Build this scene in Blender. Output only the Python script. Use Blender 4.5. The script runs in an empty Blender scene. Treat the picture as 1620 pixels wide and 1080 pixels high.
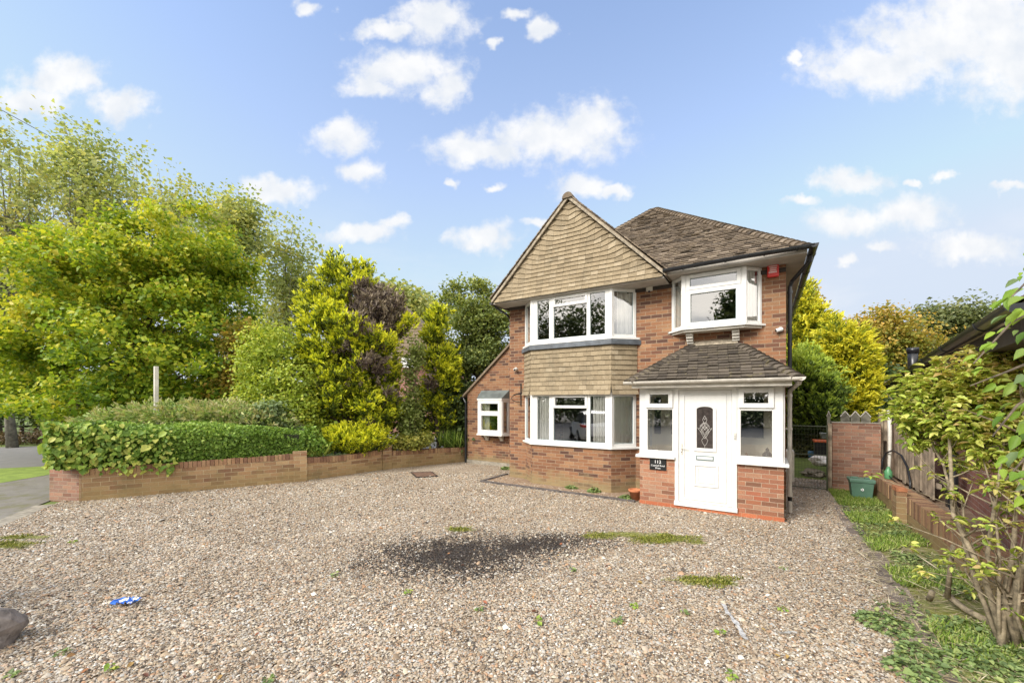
import bpy, bmesh, math, random
import numpy as np
from mathutils import Vector, Matrix, noise
SC = bpy.context.scene
COL = SC.collection
rad = math.radians
# ------------------------------------------------------------ camera, sky, sun, exposure
TH = rad(32.17); EYE = 1.95; FP = 636.0; HY = 634.0          # house axes are the world axes
FW = (-math.sin(TH), math.cos(TH)); RT = (math.cos(TH), math.sin(TH))
cam_d = bpy.data.cameras.new('camera'); cam = bpy.data.objects.new('camera', cam_d); COL.objects.link(cam)
cam.location = (0, 0, EYE); cam.rotation_euler = (rad(90), 0, TH)
cam_d.sensor_width = 36; cam_d.lens = FP / 1620 * 36; cam_d.shift_y = (HY - 540) / 1620
cam_d.clip_end = 3000; cam_d.clip_start = 0.05
SC.camera = cam
SUN_DIR = Vector((-0.35, -0.80, 0.62)).normalized()         # towards the sun
SUN_EL = math.asin(SUN_DIR.z); SUN_AZ = math.atan2(SUN_DIR.x, SUN_DIR.y)
sd = bpy.data.lights.new('sun', 'SUN'); sd.energy = 2.2; sd.angle = rad(24); sd.color = (1.0, 0.955, 0.88)
sun = bpy.data.objects.new('sun', sd); COL.objects.link(sun)
sun.rotation_euler = SUN_DIR.to_track_quat('Z', 'Y').to_euler()
SC.view_settings.view_transform = 'Standard'; SC.view_settings.look = 'None'
SC.view_settings.gamma = 1; SC.view_settings.exposure = 1.08
SC.cycles.max_bounces = 8; SC.cycles.transparent_max_bounces = 12
SC.cycles.sample_clamp_indirect = 4

class NT:
    """small helper for node trees"""
    def __init__(s, tree): s.t = tree; s.n = tree.nodes; s.l = tree.links
    def new(s, ty, **k):
        n = s.n.new(ty)
        for a, v in k.items(): setattr(n, a, v)
        return n
    def put(s, sock, v):
        if isinstance(v, bpy.types.NodeSocket): s.l.new(v, sock)
        elif v is not None: sock.default_value = v
    def math(s, op, a, b=None, c=None, clamp=False):
        n = s.new('ShaderNodeMath', operation=op, use_clamp=clamp)
        s.put(n.inputs[0], a); s.put(n.inputs[1], b) if b is not None else None
        if c is not None: s.put(n.inputs[2], c)
        return n.outputs[0]
    def vm(s, op, a, b=None, c=None, out=0):
        n = s.new('ShaderNodeVectorMath', operation=op)
        s.put(n.inputs[0], a)
        if b is not None: s.put(n.inputs[1], b)
        if c is not None: s.put(n.inputs[2], c)
        return n.outputs[out]
    def mix(s, f, a, b, mode='MIX'):
        n = s.new('ShaderNodeMix', data_type='RGBA', blend_type=mode)
        s.put(n.inputs[0], f)
        s.put(n.inputs[6], a if isinstance(a, bpy.types.NodeSocket) else (*a[:3], 1))
        s.put(n.inputs[7], b if isinstance(b, bpy.types.NodeSocket) else (*b[:3], 1))
        return n.outputs[2]
    def ramp(s, f, stops, interp='LINEAR'):
        n = s.new('ShaderNodeValToRGB'); r = n.color_ramp; r.interpolation = interp
        while len(r.elements) < len(stops): r.elements.new(0.5)
        for e, (p, c) in zip(r.elements, stops):
            e.position = p; e.color = (*c[:3], 1) if not isinstance(c, (int, float)) else (c, c, c, 1)
        s.put(n.inputs[0], f); return n.outputs[0]
    def noise(s, vec, scale, detail=3, rough=0.55, dist=0, col=False):
        n = s.new('ShaderNodeTexNoise'); s.put(n.inputs['Vector'], vec)
        n.inputs['Scale'].default_value = scale; n.inputs['Detail'].default_value = detail
        n.inputs['Roughness'].default_value = rough; n.inputs['Distortion'].default_value = dist
        return n.outputs[1 if col else 0]
    def maprange(s, v, a, b, c=0, d=1, smooth=False):
        n = s.new('ShaderNodeMapRange'); n.interpolation_type = 'SMOOTHSTEP' if smooth else 'LINEAR'
        s.put(n.inputs[0], v)
        for i, x in zip((1, 2, 3, 4), (a, b, c, d)): s.put(n.inputs[i], x)
        return n.outputs[0]

CLOUDS = [(1500,60,150,62),(1400,105,130,40),(1600,85,110,80),(1330,112,55,18),(1560,20,120,60),
 (1345,280,60,19),(1345,352,70,22),(1440,340,62,30),(1500,278,17,8),(1540,392,72,22),(1600,302,30,8),(1445,287,17,7),
 (870,222,112,38),(935,198,58,42),(760,238,80,24),
 (640,112,82,38),(705,135,38,34),(590,140,50,18),(685,38,58,34),(610,46,46,14),(808,26,28,12),(862,46,26,14),(770,68,14,9),
 (540,218,46,27),(573,277,34,21),(765,374,48,20),(625,350,28,13),(572,366,54,17),
 (922,294,46,20),(978,300,26,11),(440,303,66,19),(95,125,62,36),(190,165,48,26),(50,160,60,30),(490,12,26,14),(1262,96,16,9),
 (710,285,12,7),(782,301,17,7),(845,356,20,8),(1270,318,25,9),(1330,412,18,8),(1400,395,26,9)]
world = bpy.data.worlds.new('World'); SC.world = world; world.use_nodes = True
def build_world():
    w = NT(world.node_tree); w.n.clear()
    out = w.new('ShaderNodeOutputWorld'); bg = w.new('ShaderNodeBackground')
    sky = w.new('ShaderNodeTexSky', sky_type='NISHITA'); sky.sun_disc = False
    sky.sun_elevation = SUN_EL; sky.sun_rotation = SUN_AZ; sky.air_density = 1.0; sky.dust_density = 1.0; sky.ozone_density = 1.6
    tc = w.new('ShaderNodeTexCoord'); d = tc.outputs['Generated']
    f = w.vm('DOT_PRODUCT', d, (FW[0], FW[1], 0), out=1)
    r = w.vm('DOT_PRODUCT', d, (RT[0], RT[1], 0), out=1)
    sep = w.new('ShaderNodeSeparateXYZ'); w.put(sep.inputs[0], d); z = sep.outputs[2]
    fs = w.math('MAXIMUM', f, 0.12)
    gx = w.math('DIVIDE', r, fs); gy = w.math('DIVIDE', z, fs)
    cmb = w.new('ShaderNodeCombineXYZ'); w.put(cmb.inputs[0], gx); w.put(cmb.inputs[1], gy)
    g = cmb.outputs[0]
    wob = w.noise(g, 9.0, 4, 0.6, col=True)
    wob = w.vm('MULTIPLY_ADD', wob, (0.14, 0.10, 0), (-0.07, -0.05, 0))
    g2 = w.vm('ADD', g, wob)
    dist = None
    for (cx, cy, rx, ry) in CLOUDS:
        ix, iy = FP / rx, FP / ry
        cx, cy = (cx - 810) / FP, (HY - cy) / FP
        L = w.vm('LENGTH', w.vm('MULTIPLY_ADD', g2, (ix, iy, 0), (-cx * ix, -cy * iy, 0)), out=1)
        dist = L if dist is None else w.math('MINIMUM', dist, L)
    n1 = w.noise(g, 22.0, 5, 0.6)
    e = w.math('ADD', dist, w.math('MULTIPLY_ADD', n1, 1.5, -0.75))
    m = w.maprange(e, 1.42, 0.42, 0, 0.95, True)
    # wisps low in the sky + general clouds behind the viewer
    sc = w.vm('MULTIPLY', d, (1, 1, 2.6))
    wisp = w.noise(sc, 3.2, 5, 0.55, 0.3)
    low = w.maprange(z, 0.02, 0.45, 0.55, 0.0)
    wis = w.math('MULTIPLY', w.maprange(wisp, 0.48, 0.75, 0, 1, True), low)
    back = w.maprange(f, 0.12, -0.1, 0, 1)
    bk = w.math('MULTIPLY', back, w.maprange(wisp, 0.38, 0.56, 0.35, 1, True))
    m = w.math('MAXIMUM', w.math('MULTIPLY', m, w.maprange(f, 0.1, 0.2, 0, 1)), w.math('MAXIMUM', wis, bk))
    hs = w.new('ShaderNodeHueSaturation'); hs.inputs['Saturation'].default_value = SKY_SAT; hs.inputs['Value'].default_value = SKY_VAL
    w.put(hs.inputs['Color'], sky.outputs[0])
    base = w.mix(w.maprange(z, 0.0, 0.70, 0.88, 0.20), w.vm('MINIMUM', w.vm('MULTIPLY', hs.outputs[0], (0.88, 0.97, 1.10)), (2.2, 2.6, 3.3)), SKY_TINT)
    shade = w.noise(w.vm('ADD', g, (0.0, 0.03, 0)), 13.0, 4, 0.5)
    cl = w.ramp(shade, [(0.3, CLOUD_LO), (0.62, CLOUD_HI)])
    clm = w.vm('MULTIPLY', cl, (CLOUD_K,) * 3)
    clm = w.mix(back, clm, (8.5, 8.0, 7.3))
    col = w.mix(m, base, clm)
    w.put(bg.inputs['Color'], col); bg.inputs['Strength'].default_value = 0.15
    w.l.new(bg.outputs[0], out.inputs[0])
SKY_SAT, SKY_VAL, SKY_WHITE, SKY_TINT = 0.95, 1.0, 0.30, (2.2, 2.45, 2.8)
CLOUD_LO, CLOUD_HI, CLOUD_K = (0.82, 0.86, 0.92), (1.0, 1.0, 1.0), 3.2
build_world()

# ------------------------------------------------------------ helpers
def P(px, py, t):
    """world point seen at (px,py) of the 1620-wide picture, t metres in front of the camera plane"""
    a = (px - 810) / FP; b = (HY - py) / FP
    return Vector(((FW[0] + a * RT[0]) * t, (FW[1] + a * RT[1]) * t, EYE + b * t))
def G(px, py, z=0.0):
    return P(px, py, (EYE - z) * FP / (py - HY))
def CW(xc, zc, z=0.0):
    return Vector((FW[0] * zc + RT[0] * xc, FW[1] * zc + RT[1] * xc, z))
def tag(o, label=None, cat=None, group=None, kind=None):
    if label: o['label'] = label
    if cat: o['category'] = cat
    if group: o['group'] = group
    if kind: o['kind'] = kind
    return o
def thing(name, label, cat, loc=(0, 0, 0), rz=0, group=None):
    o = bpy.data.objects.new(name, None); COL.objects.link(o); o.empty_display_size = 0.2
    o.location = loc; o.rotation_euler = (0, 0, rz)
    return tag(o, label, cat, group)
def link(name, me, mat, parent=None, smooth=False):
    if mat is not None:
        me.materials.clear(); me.materials.append(mat)
    o = bpy.data.objects.new(name, me); COL.objects.link(o)
    if parent is not None:
        o.parent = parent
        M = Matrix.Identity(4); q = parent
        chain = []
        while q is not None: chain.append(q); q = q.parent
        for q in reversed(chain): M = M @ q.matrix_parent_inverse @ q.matrix_basis
        o.matrix_parent_inverse = M.inverted()
    if smooth:
        me.polygons.foreach_set('use_smooth', [True] * len(me.polygons))
    return o
def dup(root, loc, rz=0, label=None, scale=1):
    r = root.copy(); COL.objects.link(r); r.location = loc; r.rotation_euler = (0, 0, rz); r.scale = (scale,) * 3
    if label: r['label'] = label
    for ch in list(root.children):
        c = ch.copy(); COL.objects.link(c); c.parent = r
    return r
class MB:
    """collects faces in world (or local) metres, UVs in metres; one mesh object"""
    def __init__(s): s.v = []; s.f = []; s.r = []; s.rnd = 0.5
    def face(s, pts, rnd=None):
        i = len(s.v); s.v += [tuple(p) for p in pts]; s.f.append(list(range(i, i + len(pts)))); s.r.append(s.rnd if rnd is None else rnd)
    def mesh(s, verts, faces, rnd=None):
        i = len(s.v); s.v += [tuple(p) for p in verts]
        for f in faces: s.f.append([i + k for k in f]); s.r.append(s.rnd if rnd is None else rnd)
    def hexa(s, p, rnd=None):
        """8 corners: bottom 0-3 ccw, top 4-7"""
        s.mesh(p, [(3, 2, 1, 0), (4, 5, 6, 7), (0, 1, 5, 4), (1, 2, 6, 5), (2, 3, 7, 6), (3, 0, 4, 7)], rnd)
    def box(s, x0, x1, y0, y1, z0, z1, rnd=None):
        s.hexa([(x0, y0, z0), (x1, y0, z0), (x1, y1, z0), (x0, y1, z0), (x0, y0, z1), (x1, y0, z1), (x1, y1, z1), (x0, y1, z1)], rnd)
    def lbox(s, o, u, n, u0, u1, n0, n1, z0, z1, rnd=None):
        """box in a local frame: u horizontal, n horizontal outward, z up"""
        o = Vector(o); u = Vector(u); n = Vector(n); Z = Vector((0, 0, 1))
        c = [o + u * a + n * b + Z * c_ for c_ in (z0, z1) for (a, b) in ((u0, n1), (u1, n1), (u1, n0), (u0, n0))]
        s.hexa(c, rnd)
    def prism(s, poly, z0, z1):
        n = len(poly); b = [(x, y, z0) for x, y in poly]; t = [(x, y, z1) for x, y in poly]
        s.mesh(b + t, [list(range(n))[::-1], list(range(n, 2 * n))] + [(i, (i + 1) % n, n + (i + 1) % n, n + i) for i in range(n)])
    def tube(s, pts, r, n=8, caps=True, rnd=None):
        pts = [Vector(p) for p in pts]; m = len(pts)
        if not isinstance(r, (list, tuple)): r = [r] * m
        vs = []; up = None
        for i, p in enumerate(pts):
            d = (pts[min(i + 1, m - 1)] - pts[max(i - 1, 0)]); d = d.normalized() if d.length > 1e-9 else Vector((0, 0, 1))
            if up is None: up = d.orthogonal().normalized()
            up = (up - d * up.dot(d)); up = up.normalized() if up.length > 1e-6 else d.orthogonal().normalized()
            w_ = d.cross(up)
            for k in range(n):
                a = 2 * math.pi * k / n
                vs.append(p + (up * math.cos(a) + w_ * math.sin(a)) * r[i])
        fs = [(i * n + k, i * n + (k + 1) % n, (i + 1) * n + (k + 1) % n, (i + 1) * n + k) for i in range(m - 1) for k in range(n)]
        if caps: fs += [list(range(n))[::-1], list(range((m - 1) * n, m * n))]
        s.mesh(vs, fs, rnd)
    def lathe(s, c, prof, n=20):
        vs = [(c[0] + r_ * math.cos(2 * math.pi * k / n), c[1] + r_ * math.sin(2 * math.pi * k / n), c[2] + z) for r_, z in prof for k in range(n)]
        m = len(prof)
        s.mesh(vs, [(i * n + k, i * n + (k + 1) % n, (i + 1) * n + (k + 1) % n, (i + 1) * n + k) for i in range(m - 1) for k in range(n)])
    def build(s, name, mat, parent=None, smooth=False, bevel=0, label=None):
        me = bpy.data.meshes.new(name); me.from_pydata(s.v, [], s.f); me.update()
        nl = len(me.loops); co = np.array(s.v, dtype=np.float64)
        li = np.empty(nl, dtype=np.int32); me.loops.foreach_get('vertex_index', li)
        npol = len(me.polygons); ln = np.empty(npol, dtype=np.int32); me.polygons.foreach_get('loop_total', ln)
        nr = np.empty(npol * 3); me.polygons.foreach_get('normal', nr); nr = nr.reshape(-1, 3)
        N = np.repeat(nr, ln, axis=0); p = co[li]
        flat = np.abs(N[:, 2]) > 0.8
        h = np.stack([-N[:, 1], N[:, 0]], 1); hl = np.linalg.norm(h, axis=1); hl[hl < 1e-6] = 1; h /= hl[:, None]
        # one consistent direction per facing so neighbouring faces line up
        sg = np.where(np.abs(h[:, 0]) >= np.abs(h[:, 1]), np.sign(h[:, 0]), np.sign(h[:, 1])); sg[sg == 0] = 1; h *= sg[:, None]
        uv = np.where(flat[:, None], p[:, :2], np.stack([(p[:, 0] * h[:, 0] + p[:, 1] * h[:, 1]), p[:, 2]], 1))
        ul = me.uv_layers.new(name='UVMap'); ul.data.foreach_set('uv', uv.astype(np.float32).ravel())
        at = me.attributes.new('rnd', 'FLOAT', 'FACE'); at.data.foreach_set('value', np.array(s.r, dtype=np.float32))
        o = link(name, me, mat, parent, smooth)
        if bevel:
            b = o.modifiers.new('bevel', 'BEVEL'); b.width = bevel; b.segments = 2; b.limit_method = 'ANGLE'; b.angle_limit = rad(35)
        if label: o['label'] = label
        return o

# ------------------------------------------------------------ materials
MATS = {}
def mat(name):
    m = bpy.data.materials.new(name); m.use_nodes = True; t = NT(m.node_tree); t.n.clear()
    out = t.new('ShaderNodeOutputMaterial'); b = t.new('ShaderNodeBsdfPrincipled'); t.l.new(b.outputs[0], out.inputs[0])
    b.inputs['Roughness'].default_value = 0.8
    t.b = b; t.out = out; t.geo = t.new('ShaderNodeNewGeometry'); t.pos = t.geo.outputs['Position']
    MATS[name] = m
    return m, t
def rndattr(t):
    a = t.new('ShaderNodeAttribute', attribute_name='rnd'); return a.outputs['Fac']
def bump(t, h, strength=0.4, dist=0.01):
    b = t.new('ShaderNodeBump'); b.inputs['Strength'].default_value = strength; b.inputs['Distance'].default_value = dist
    t.put(b.inputs['Height'], h); t.l.new(b.outputs[0], t.b.inputs['Normal'])
def simple(name, col, rough=0.6, var=0.12, scale=6, metal=0, spec=None, bmp=0.0):
    m, t = mat(name)
    n = t.noise(t.pos, scale, 4, 0.6)
    c2 = tuple(max(0, c * (1 - var * 2)) for c in col); c3 = tuple(min(1, c * (1 + var)) for c in col)
    t.put(t.b.inputs['Base Color'], t.ramp(n, [(0.3, c2), (0.7, c3)]))
    t.b.inputs['Roughness'].default_value = rough; t.b.inputs['Metallic'].default_value = metal
    if spec is not None: t.b.inputs['Specular IOR Level'].default_value = spec
    if bmp: bump(t, t.noise(t.pos, scale * 6, 4), bmp, 0.004)
    return m
def brick_mat(name, cols, mortar, stain=None, w=0.225, h=0.075, moss=0.0, offs=(0, 0)):
    m, t = mat(name)
    uv = t.new('ShaderNodeTexCoord').outputs['UV']
    uvd = t.vm('ADD', uv, t.vm('MULTIPLY_ADD', t.noise(uv, 9, 2, col=True), (0.006, 0.004, 0), (offs[0] - 0.003, offs[1] - 0.002, 0)))
    br = t.new('ShaderNodeTexBrick'); t.put(br.inputs['Vector'], uvd)
    br.inputs['Scale'].default_value = 1; br.inputs['Brick Width'].default_value = w; br.inputs['Row Height'].default_value = h
    br.inputs['Mortar Size'].default_value = 0.0052; br.inputs['Mortar Smooth'].default_value = 0.25; br.inputs['Bias'].default_value = 0
    br.inputs['Color1'].default_value = (0, 0, 0, 1); br.inputs['Color2'].default_value = (1, 1, 1, 1); br.inputs['Mortar'].default_value = (0.5, 0.5, 0.5, 1)
    k = len(cols)
    bc = t.ramp(br.outputs['Color'], [((i + 0.5) / k, c) for i, c in enumerate(cols)])
    fine = t.noise(uv, 55, 3, 0.7)
    bc = t.mix(1.0, bc, t.ramp(fine, [(0.25, 0.68), (0.75, 1.22)]), 'MULTIPLY')
    big = t.noise(t.pos, 0.9, 4, 0.6)
    bc = t.mix(1.0, bc, t.ramp(big, [(0.3, 0.84), (0.7, 1.12)]), 'MULTIPLY')
    mc = t.mix(1.0, mortar, t.ramp(t.noise(uv, 14, 3), [(0.3, 0.72), (0.7, 1.1)]), 'MULTIPLY')
    c = t.mix(br.outputs['Fac'], bc, mc)
    if stain:            # dirt / algae low on the wall: (colour, top z, amount)
        sc_, zt, am = stain
        sep = t.new('ShaderNodeSeparateXYZ'); t.put(sep.inputs[0], t.pos)
        f = t.math('ADD', t.maprange(sep.outputs[2], 0.0, zt, 1, 0), t.math('MULTIPLY_ADD', t.noise(t.pos, 3.5, 4, 0.65), 1.3, -0.65))
        c = t.mix(t.math('MULTIPLY', t.maprange(f, 0.35, 0.95, 0, 1, True), am), c, sc_)
    if moss:
        mf = t.maprange(t.noise(t.pos, 2.3, 5, 0.7), 0.5, 0.72, 0, moss, True)
        c = t.mix(mf, c, (0.16, 0.13, 0.06))
    t.put(t.b.inputs['Base Color'], c); t.b.inputs['Roughness'].default_value = 0.9
    bump(t, t.math('ADD', t.math('MULTIPLY', br.outputs['Fac'], -1), t.math('MULTIPLY', fine, 0.5)), 0.7, 0.006)
    return m
def tile_mat(name, cols, lichen=(0.55, 0.52, 0.42), lam=0.5, scale=7, rough=0.9, dark=None):
    m, t = mat(name)
    r = rndattr(t); k = len(cols)
    c = t.ramp(r, [((i + 0.5) / k, c_) for i, c_ in enumerate(cols)])
    c = t.mix(1.0, c, t.ramp(t.noise(t.pos, 38, 4, 0.7), [(0.25, 0.7), (0.75, 1.2)]), 'MULTIPLY')
    c = t.mix(t.maprange(t.noise(t.pos, scale, 5, 0.75), 0.56, 0.7, 0, lam, True), c, lichen)
    if dark:
        c = t.mix(t.maprange(t.noise(t.pos, 1.6, 5, 0.7), 0.5, 0.75, 0, dark[1], True), c, dark[0])
    t.put(t.b.inputs['Base Color'], c); t.b.inputs['Roughness'].default_value = rough
    bump(t, t.noise(t.pos, 60, 3), 0.35, 0.004)
    return m
def leaf_mat(name, cols, trans=0.35, rough=0.5, spec=0.35):
    m, t = mat(name)
    r = rndattr(t); k = len(cols)
    c = t.ramp(r, [((i + 0.5) / k, c_) for i, c_ in enumerate(cols)])
    t.put(t.b.inputs['Base Color'], c); t.b.inputs['Roughness'].default_value = rough
    t.b.inputs['Specular IOR Level'].default_value = spec
    tr = t.new('ShaderNodeBsdfTranslucent'); t.put(tr.inputs[0], t.mix(1.0, c, (1.15, 1.1, 0.6), 'MULTIPLY'))
    mx = t.new('ShaderNodeMixShader'); mx.inputs[0].default_value = trans
    t.l.new(t.b.outputs[0], mx.inputs[1]); t.l.new(tr.outputs[0], mx.inputs[2]); t.l.new(mx.outputs[0], t.out.inputs[0])
    return m
M_BRICK = brick_mat('brick_orange', [(0.095, 0.046, 0.032), (0.20, 0.089, 0.047), (0.28, 0.134, 0.066), (0.235, 0.107, 0.055), (0.33, 0.182, 0.094), (0.15, 0.066, 0.040)],
    (0.345, 0.26, 0.175), stain=((0.25, 0.20, 0.10), 0.62, 0.75))
M_BRICKP = brick_mat('brick_porch', [(0.19, 0.09, 0.055), (0.33, 0.13, 0.07), (0.27, 0.12, 0.075), (0.38, 0.175, 0.10), (0.36, 0.21, 0.135), (0.35, 0.115, 0.062)], (0.43, 0.32, 0.23), w=0.225, h=0.075, offs=(0.05, 0))
M_BRICKRED = brick_mat('brick_red_course', [(0.42, 0.13, 0.06), (0.5, 0.17, 0.08)], (0.42, 0.22, 0.13), w=0.225, h=0.075)
M_BRICKW = brick_mat('brick_garden_wall', [(0.20, 0.105, 0.06), (0.33, 0.19, 0.10), (0.40, 0.27, 0.145), (0.36, 0.22, 0.115), (0.29, 0.175, 0.095)], (0.46, 0.38, 0.24),
    stain=((0.27, 0.20, 0.085), 0.75, 0.65), moss=0.6, w=0.25, h=0.088)
M_BRICKR = brick_mat('brick_weathered', [(0.20, 0.10, 0.07), (0.31, 0.15, 0.10), (0.38, 0.21, 0.14), (0.26, 0.15, 0.11)], (0.36, 0.29, 0.22), moss=0.35)
M_BRICKN = brick_mat('brick_neighbour', [(0.30, 0.13, 0.10), (0.38, 0.17, 0.13), (0.34, 0.16, 0.13)], (0.48, 0.38, 0.33))
M_SOLDIER = brick_mat('brick_on_edge', [(0.24, 0.11, 0.065), (0.36, 0.18, 0.10), (0.42, 0.25, 0.14), (0.28, 0.15, 0.09)], (0.42, 0.34, 0.24), w=0.075, h=0.215, moss=0.5)
M_HUNG = tile_mat('hung_tile', [(0.21, 0.165, 0.104), (0.265, 0.208, 0.132), (0.305, 0.242, 0.156), (0.24, 0.187, 0.117), (0.345, 0.28, 0.19)], lichen=(0.44, 0.385, 0.28), lam=0.45, scale=9, dark=((0.13, 0.11, 0.075), 0.62))
M_ROOF = tile_mat('roof_tile', [(0.06, 0.045, 0.032), (0.13, 0.098, 0.068), (0.19, 0.145, 0.10), (0.105, 0.078, 0.054), (0.24, 0.19, 0.14)], lichen=(0.40, 0.34, 0.23), lam=0.6, scale=11)
M_ROOFP = tile_mat('porch_tile', [(0.045, 0.036, 0.028), (0.085, 0.069, 0.052), (0.12, 0.098, 0.075), (0.07, 0.057, 0.045)], lichen=(0.28, 0.24, 0.10), lam=0.5, scale=9)
M_MORTAR = simple('verge_mortar', (0.34, 0.29, 0.22), 0.95, 0.25, 14, bmp=0.5)
M_UPVC = simple('white_upvc', (0.70, 0.70, 0.685), 0.3, 0.045, 7)
M_UPVC2 = simple('aged_white', (0.62, 0.59, 0.53), 0.5, 0.14, 5)
M_BLACKP = simple('black_plastic', (0.018, 0.02, 0.024), 0.32, 0.2, 6)
M_LEAD = simple('lead_flashing', (0.10, 0.115, 0.135), 0.5, 0.22, 6, bmp=0.3)
M_SLATEFLASH = simple('grey_flashing', (0.13, 0.15, 0.145), 0.6, 0.2, 4, bmp=0.3)
M_SOFFIT = simple('soffit_paint', (0.42, 0.39, 0.35), 0.7, 0.12, 3)
M_SOFFITD = simple('dark_stained_timber', (0.045, 0.034, 0.028), 0.7, 0.2, 5)
M_CREAM = simple('cream_paint', (0.88, 0.82, 0.68), 0.6, 0.04, 3)
M_DARKROOM = simple('room_wall', (0.30, 0.28, 0.25), 0.9, 0.1, 2)
M_DARK = simple('dark_void', (0.02, 0.02, 0.02), 0.9, 0.1, 2)
M_GREYM = simple('grey_seal', (0.16, 0.23, 0.24), 0.5, 0.05, 3)
M_CHROME = simple('chrome', (0.6, 0.6, 0.6), 0.2, 0.05, 3, metal=1)
M_TERRA = simple('terracotta', (0.48, 0.17, 0.075), 0.8, 0.15, 14)
M_RED = simple('alarm_red', (0.62, 0.035, 0.03), 0.4, 0.04, 5)
M_WHITE = simple('white_print', (0.85, 0.85, 0.85), 0.5, 0.02, 5)
M_SLATE = simple('slate_plate', (0.014, 0.016, 0.017), 0.35, 0.2, 12)
M_CONC = simple('concrete', (0.30, 0.27, 0.22), 0.95, 0.2, 9, bmp=0.5)
M_BARK = simple('bark', (0.13, 0.10, 0.07), 0.95, 0.35, 16, bmp=0.8)
M_BARKP = simple('pale_bark', (0.30, 0.245, 0.165), 0.9, 0.35, 20, bmp=0.7)
M_TIMBER = simple('weathered_timber', (0.38, 0.305, 0.225), 0.9, 0.3, 6, bmp=0.4)
M_TIMBERG = simple('grey_timber', (0.20, 0.19, 0.15), 0.9, 0.3, 7, bmp=0.4)
M_STONE = simple('boulder', (0.20, 0.175, 0.16), 0.9, 0.3, 10, bmp=0.8)
def curtain_mat():
    m, t = mat('curtain_cloth')
    t.put(t.b.inputs['Base Color'], t.ramp(t.noise(t.pos, 5, 3), [(0.3, (0.90, 0.88, 0.83)), (0.7, (0.95, 0.94, 0.90))]))
    t.b.inputs['Roughness'].default_value = 0.95
    return m
M_CURT = curtain_mat()
def glass_mat():
    m = bpy.data.materials.new('window_glass'); m.use_nodes = True; t = NT(m.node_tree); t.n.clear()
    out = t.new('ShaderNodeOutputMaterial'); gl = t.new('ShaderNodeBsdfGlossy'); gl.inputs['Roughness'].default_value = 0.015
    gl.inputs['Color'].default_value = (1, 1, 1, 1)
    tc = t.new('ShaderNodeTexCoord')
    bp = t.new('ShaderNodeBump'); bp.inputs['Strength'].default_value = 0.05; bp.inputs['Distance'].default_value = 0.02
    t.put(bp.inputs['Height'], t.noise(tc.outputs['Object'], 2.2, 1)); t.l.new(bp.outputs[0], gl.inputs['Normal'])
    tr = t.new('ShaderNodeBsdfTransparent'); tr.inputs[0].default_value = (0.92, 0.94, 0.93, 1)
    fr = t.new('ShaderNodeFresnel'); fr.inputs['IOR'].default_value = 1.5
    f = t.math('MULTIPLY_ADD', fr.outputs[0], 1.8, 0.22, clamp=True)
    mx = t.new('ShaderNodeMixShader'); t.put(mx.inputs[0], f)
    t.l.new(tr.outputs[0], mx.inputs[1]); t.l.new(gl.outputs[0], mx.inputs[2]); t.l.new(mx.outputs[0], out.inputs[0])
    return m
M_GLASS = glass_mat()
# ------------------------------------------------------------ the house
R = random.Random(7)
house = thing('detached_house', 'orange brick two storey detached house with tile hung gable, bays and white front porch', 'house', (-2.6, 8.7, 0))
W, PB = 8.70, 8.30
def sheet(mb, Y, x0, x1, z0, z1, holes=()):
    xs = sorted({x0, x1, *[h[0] for h in holes], *[h[1] for h in holes]}); zs = sorted({z0, z1, *[h[2] for h in holes], *[h[3] for h in holes]})
    for a, b in zip(xs, xs[1:]):
        for c, d in zip(zs, zs[1:]):
            mx, mz = (a + b) / 2, (c + d) / 2
            if any(h[0] < mx < h[1] and h[2] < mz < h[3] for h in holes): continue
            mb.face([(a, Y, c), (b, Y, c), (b, Y, d), (a, Y, d)])
def bay(X0, X1, Pf, Wf, i, off=0.0):
    return [(X0 - i - 1.414 * off, Wf), (X0 - 0.414 * off, Pf - off), (X1 + 0.414 * off, Pf - off), (X1 + i + 1.414 * off, Wf)]
LB = (-4.66, -2.75, PB, W, 0.41)            # left bay outline
RB = (-1.34, -0.32, 8.42, W, 0.26)          # upper right bay outline
EB = (-7.32, -6.46, 9.72, 10.0, 0.07)       # extension bay outline
H_LB = [(LB[0] - .41, LB[1] + .41, 1.0, 2.12), (LB[0] - .41, LB[1] + .41, 3.27, 4.36)]
H_RB = (RB[0] - .26, RB[1] + .26, 3.36, 4.38)
w = MB()
sheet(w, W, -5.545, 0.32, -0.1, 4.46, H_LB + [H_RB])
w.face([(0.32, W, -.1), (0.32, 17, -.1), (0.32, 17, 4.46), (0.32, W, 4.46)])
w.face([(-5.545, 17, -.1), (-5.545, W, -.1), (-5.545, W, 4.46), (-5.545, 17, 4.46)])
w.face([(0.32, 17, -.1), (-5.545, 17, -.1), (-5.545, 17, 4.46), (0.32, 17, 4.46)])
b = bay(*LB)                                 # brick base of the bay, open at the back
for p, q in zip(b, b[1:]): w.face([(*p, -.1), (*q, -.1), (*q, 0.93), (*p, 0.93)])
w.build('wall', M_BRICK, house)
f = MB()
for z in (0.35, 2.28):
    f.box(-5.52, 0.30, W + .02, 16.9, z, z + 0.12)
f.prism([(x, y - .03) for x, y in b], 2.26, 2.36)
f.box(-5.52, 0.30, 11.9, 12.0, 0.3, 4.4); f.box(-2.30, -2.2, 8.75, 12, 0.3, 4.4)
f.box(-5.52, 0.30, 8.72, 16.9, 4.46, 4.5)
f.build('interior', M_DARKROOM, house)

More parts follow.
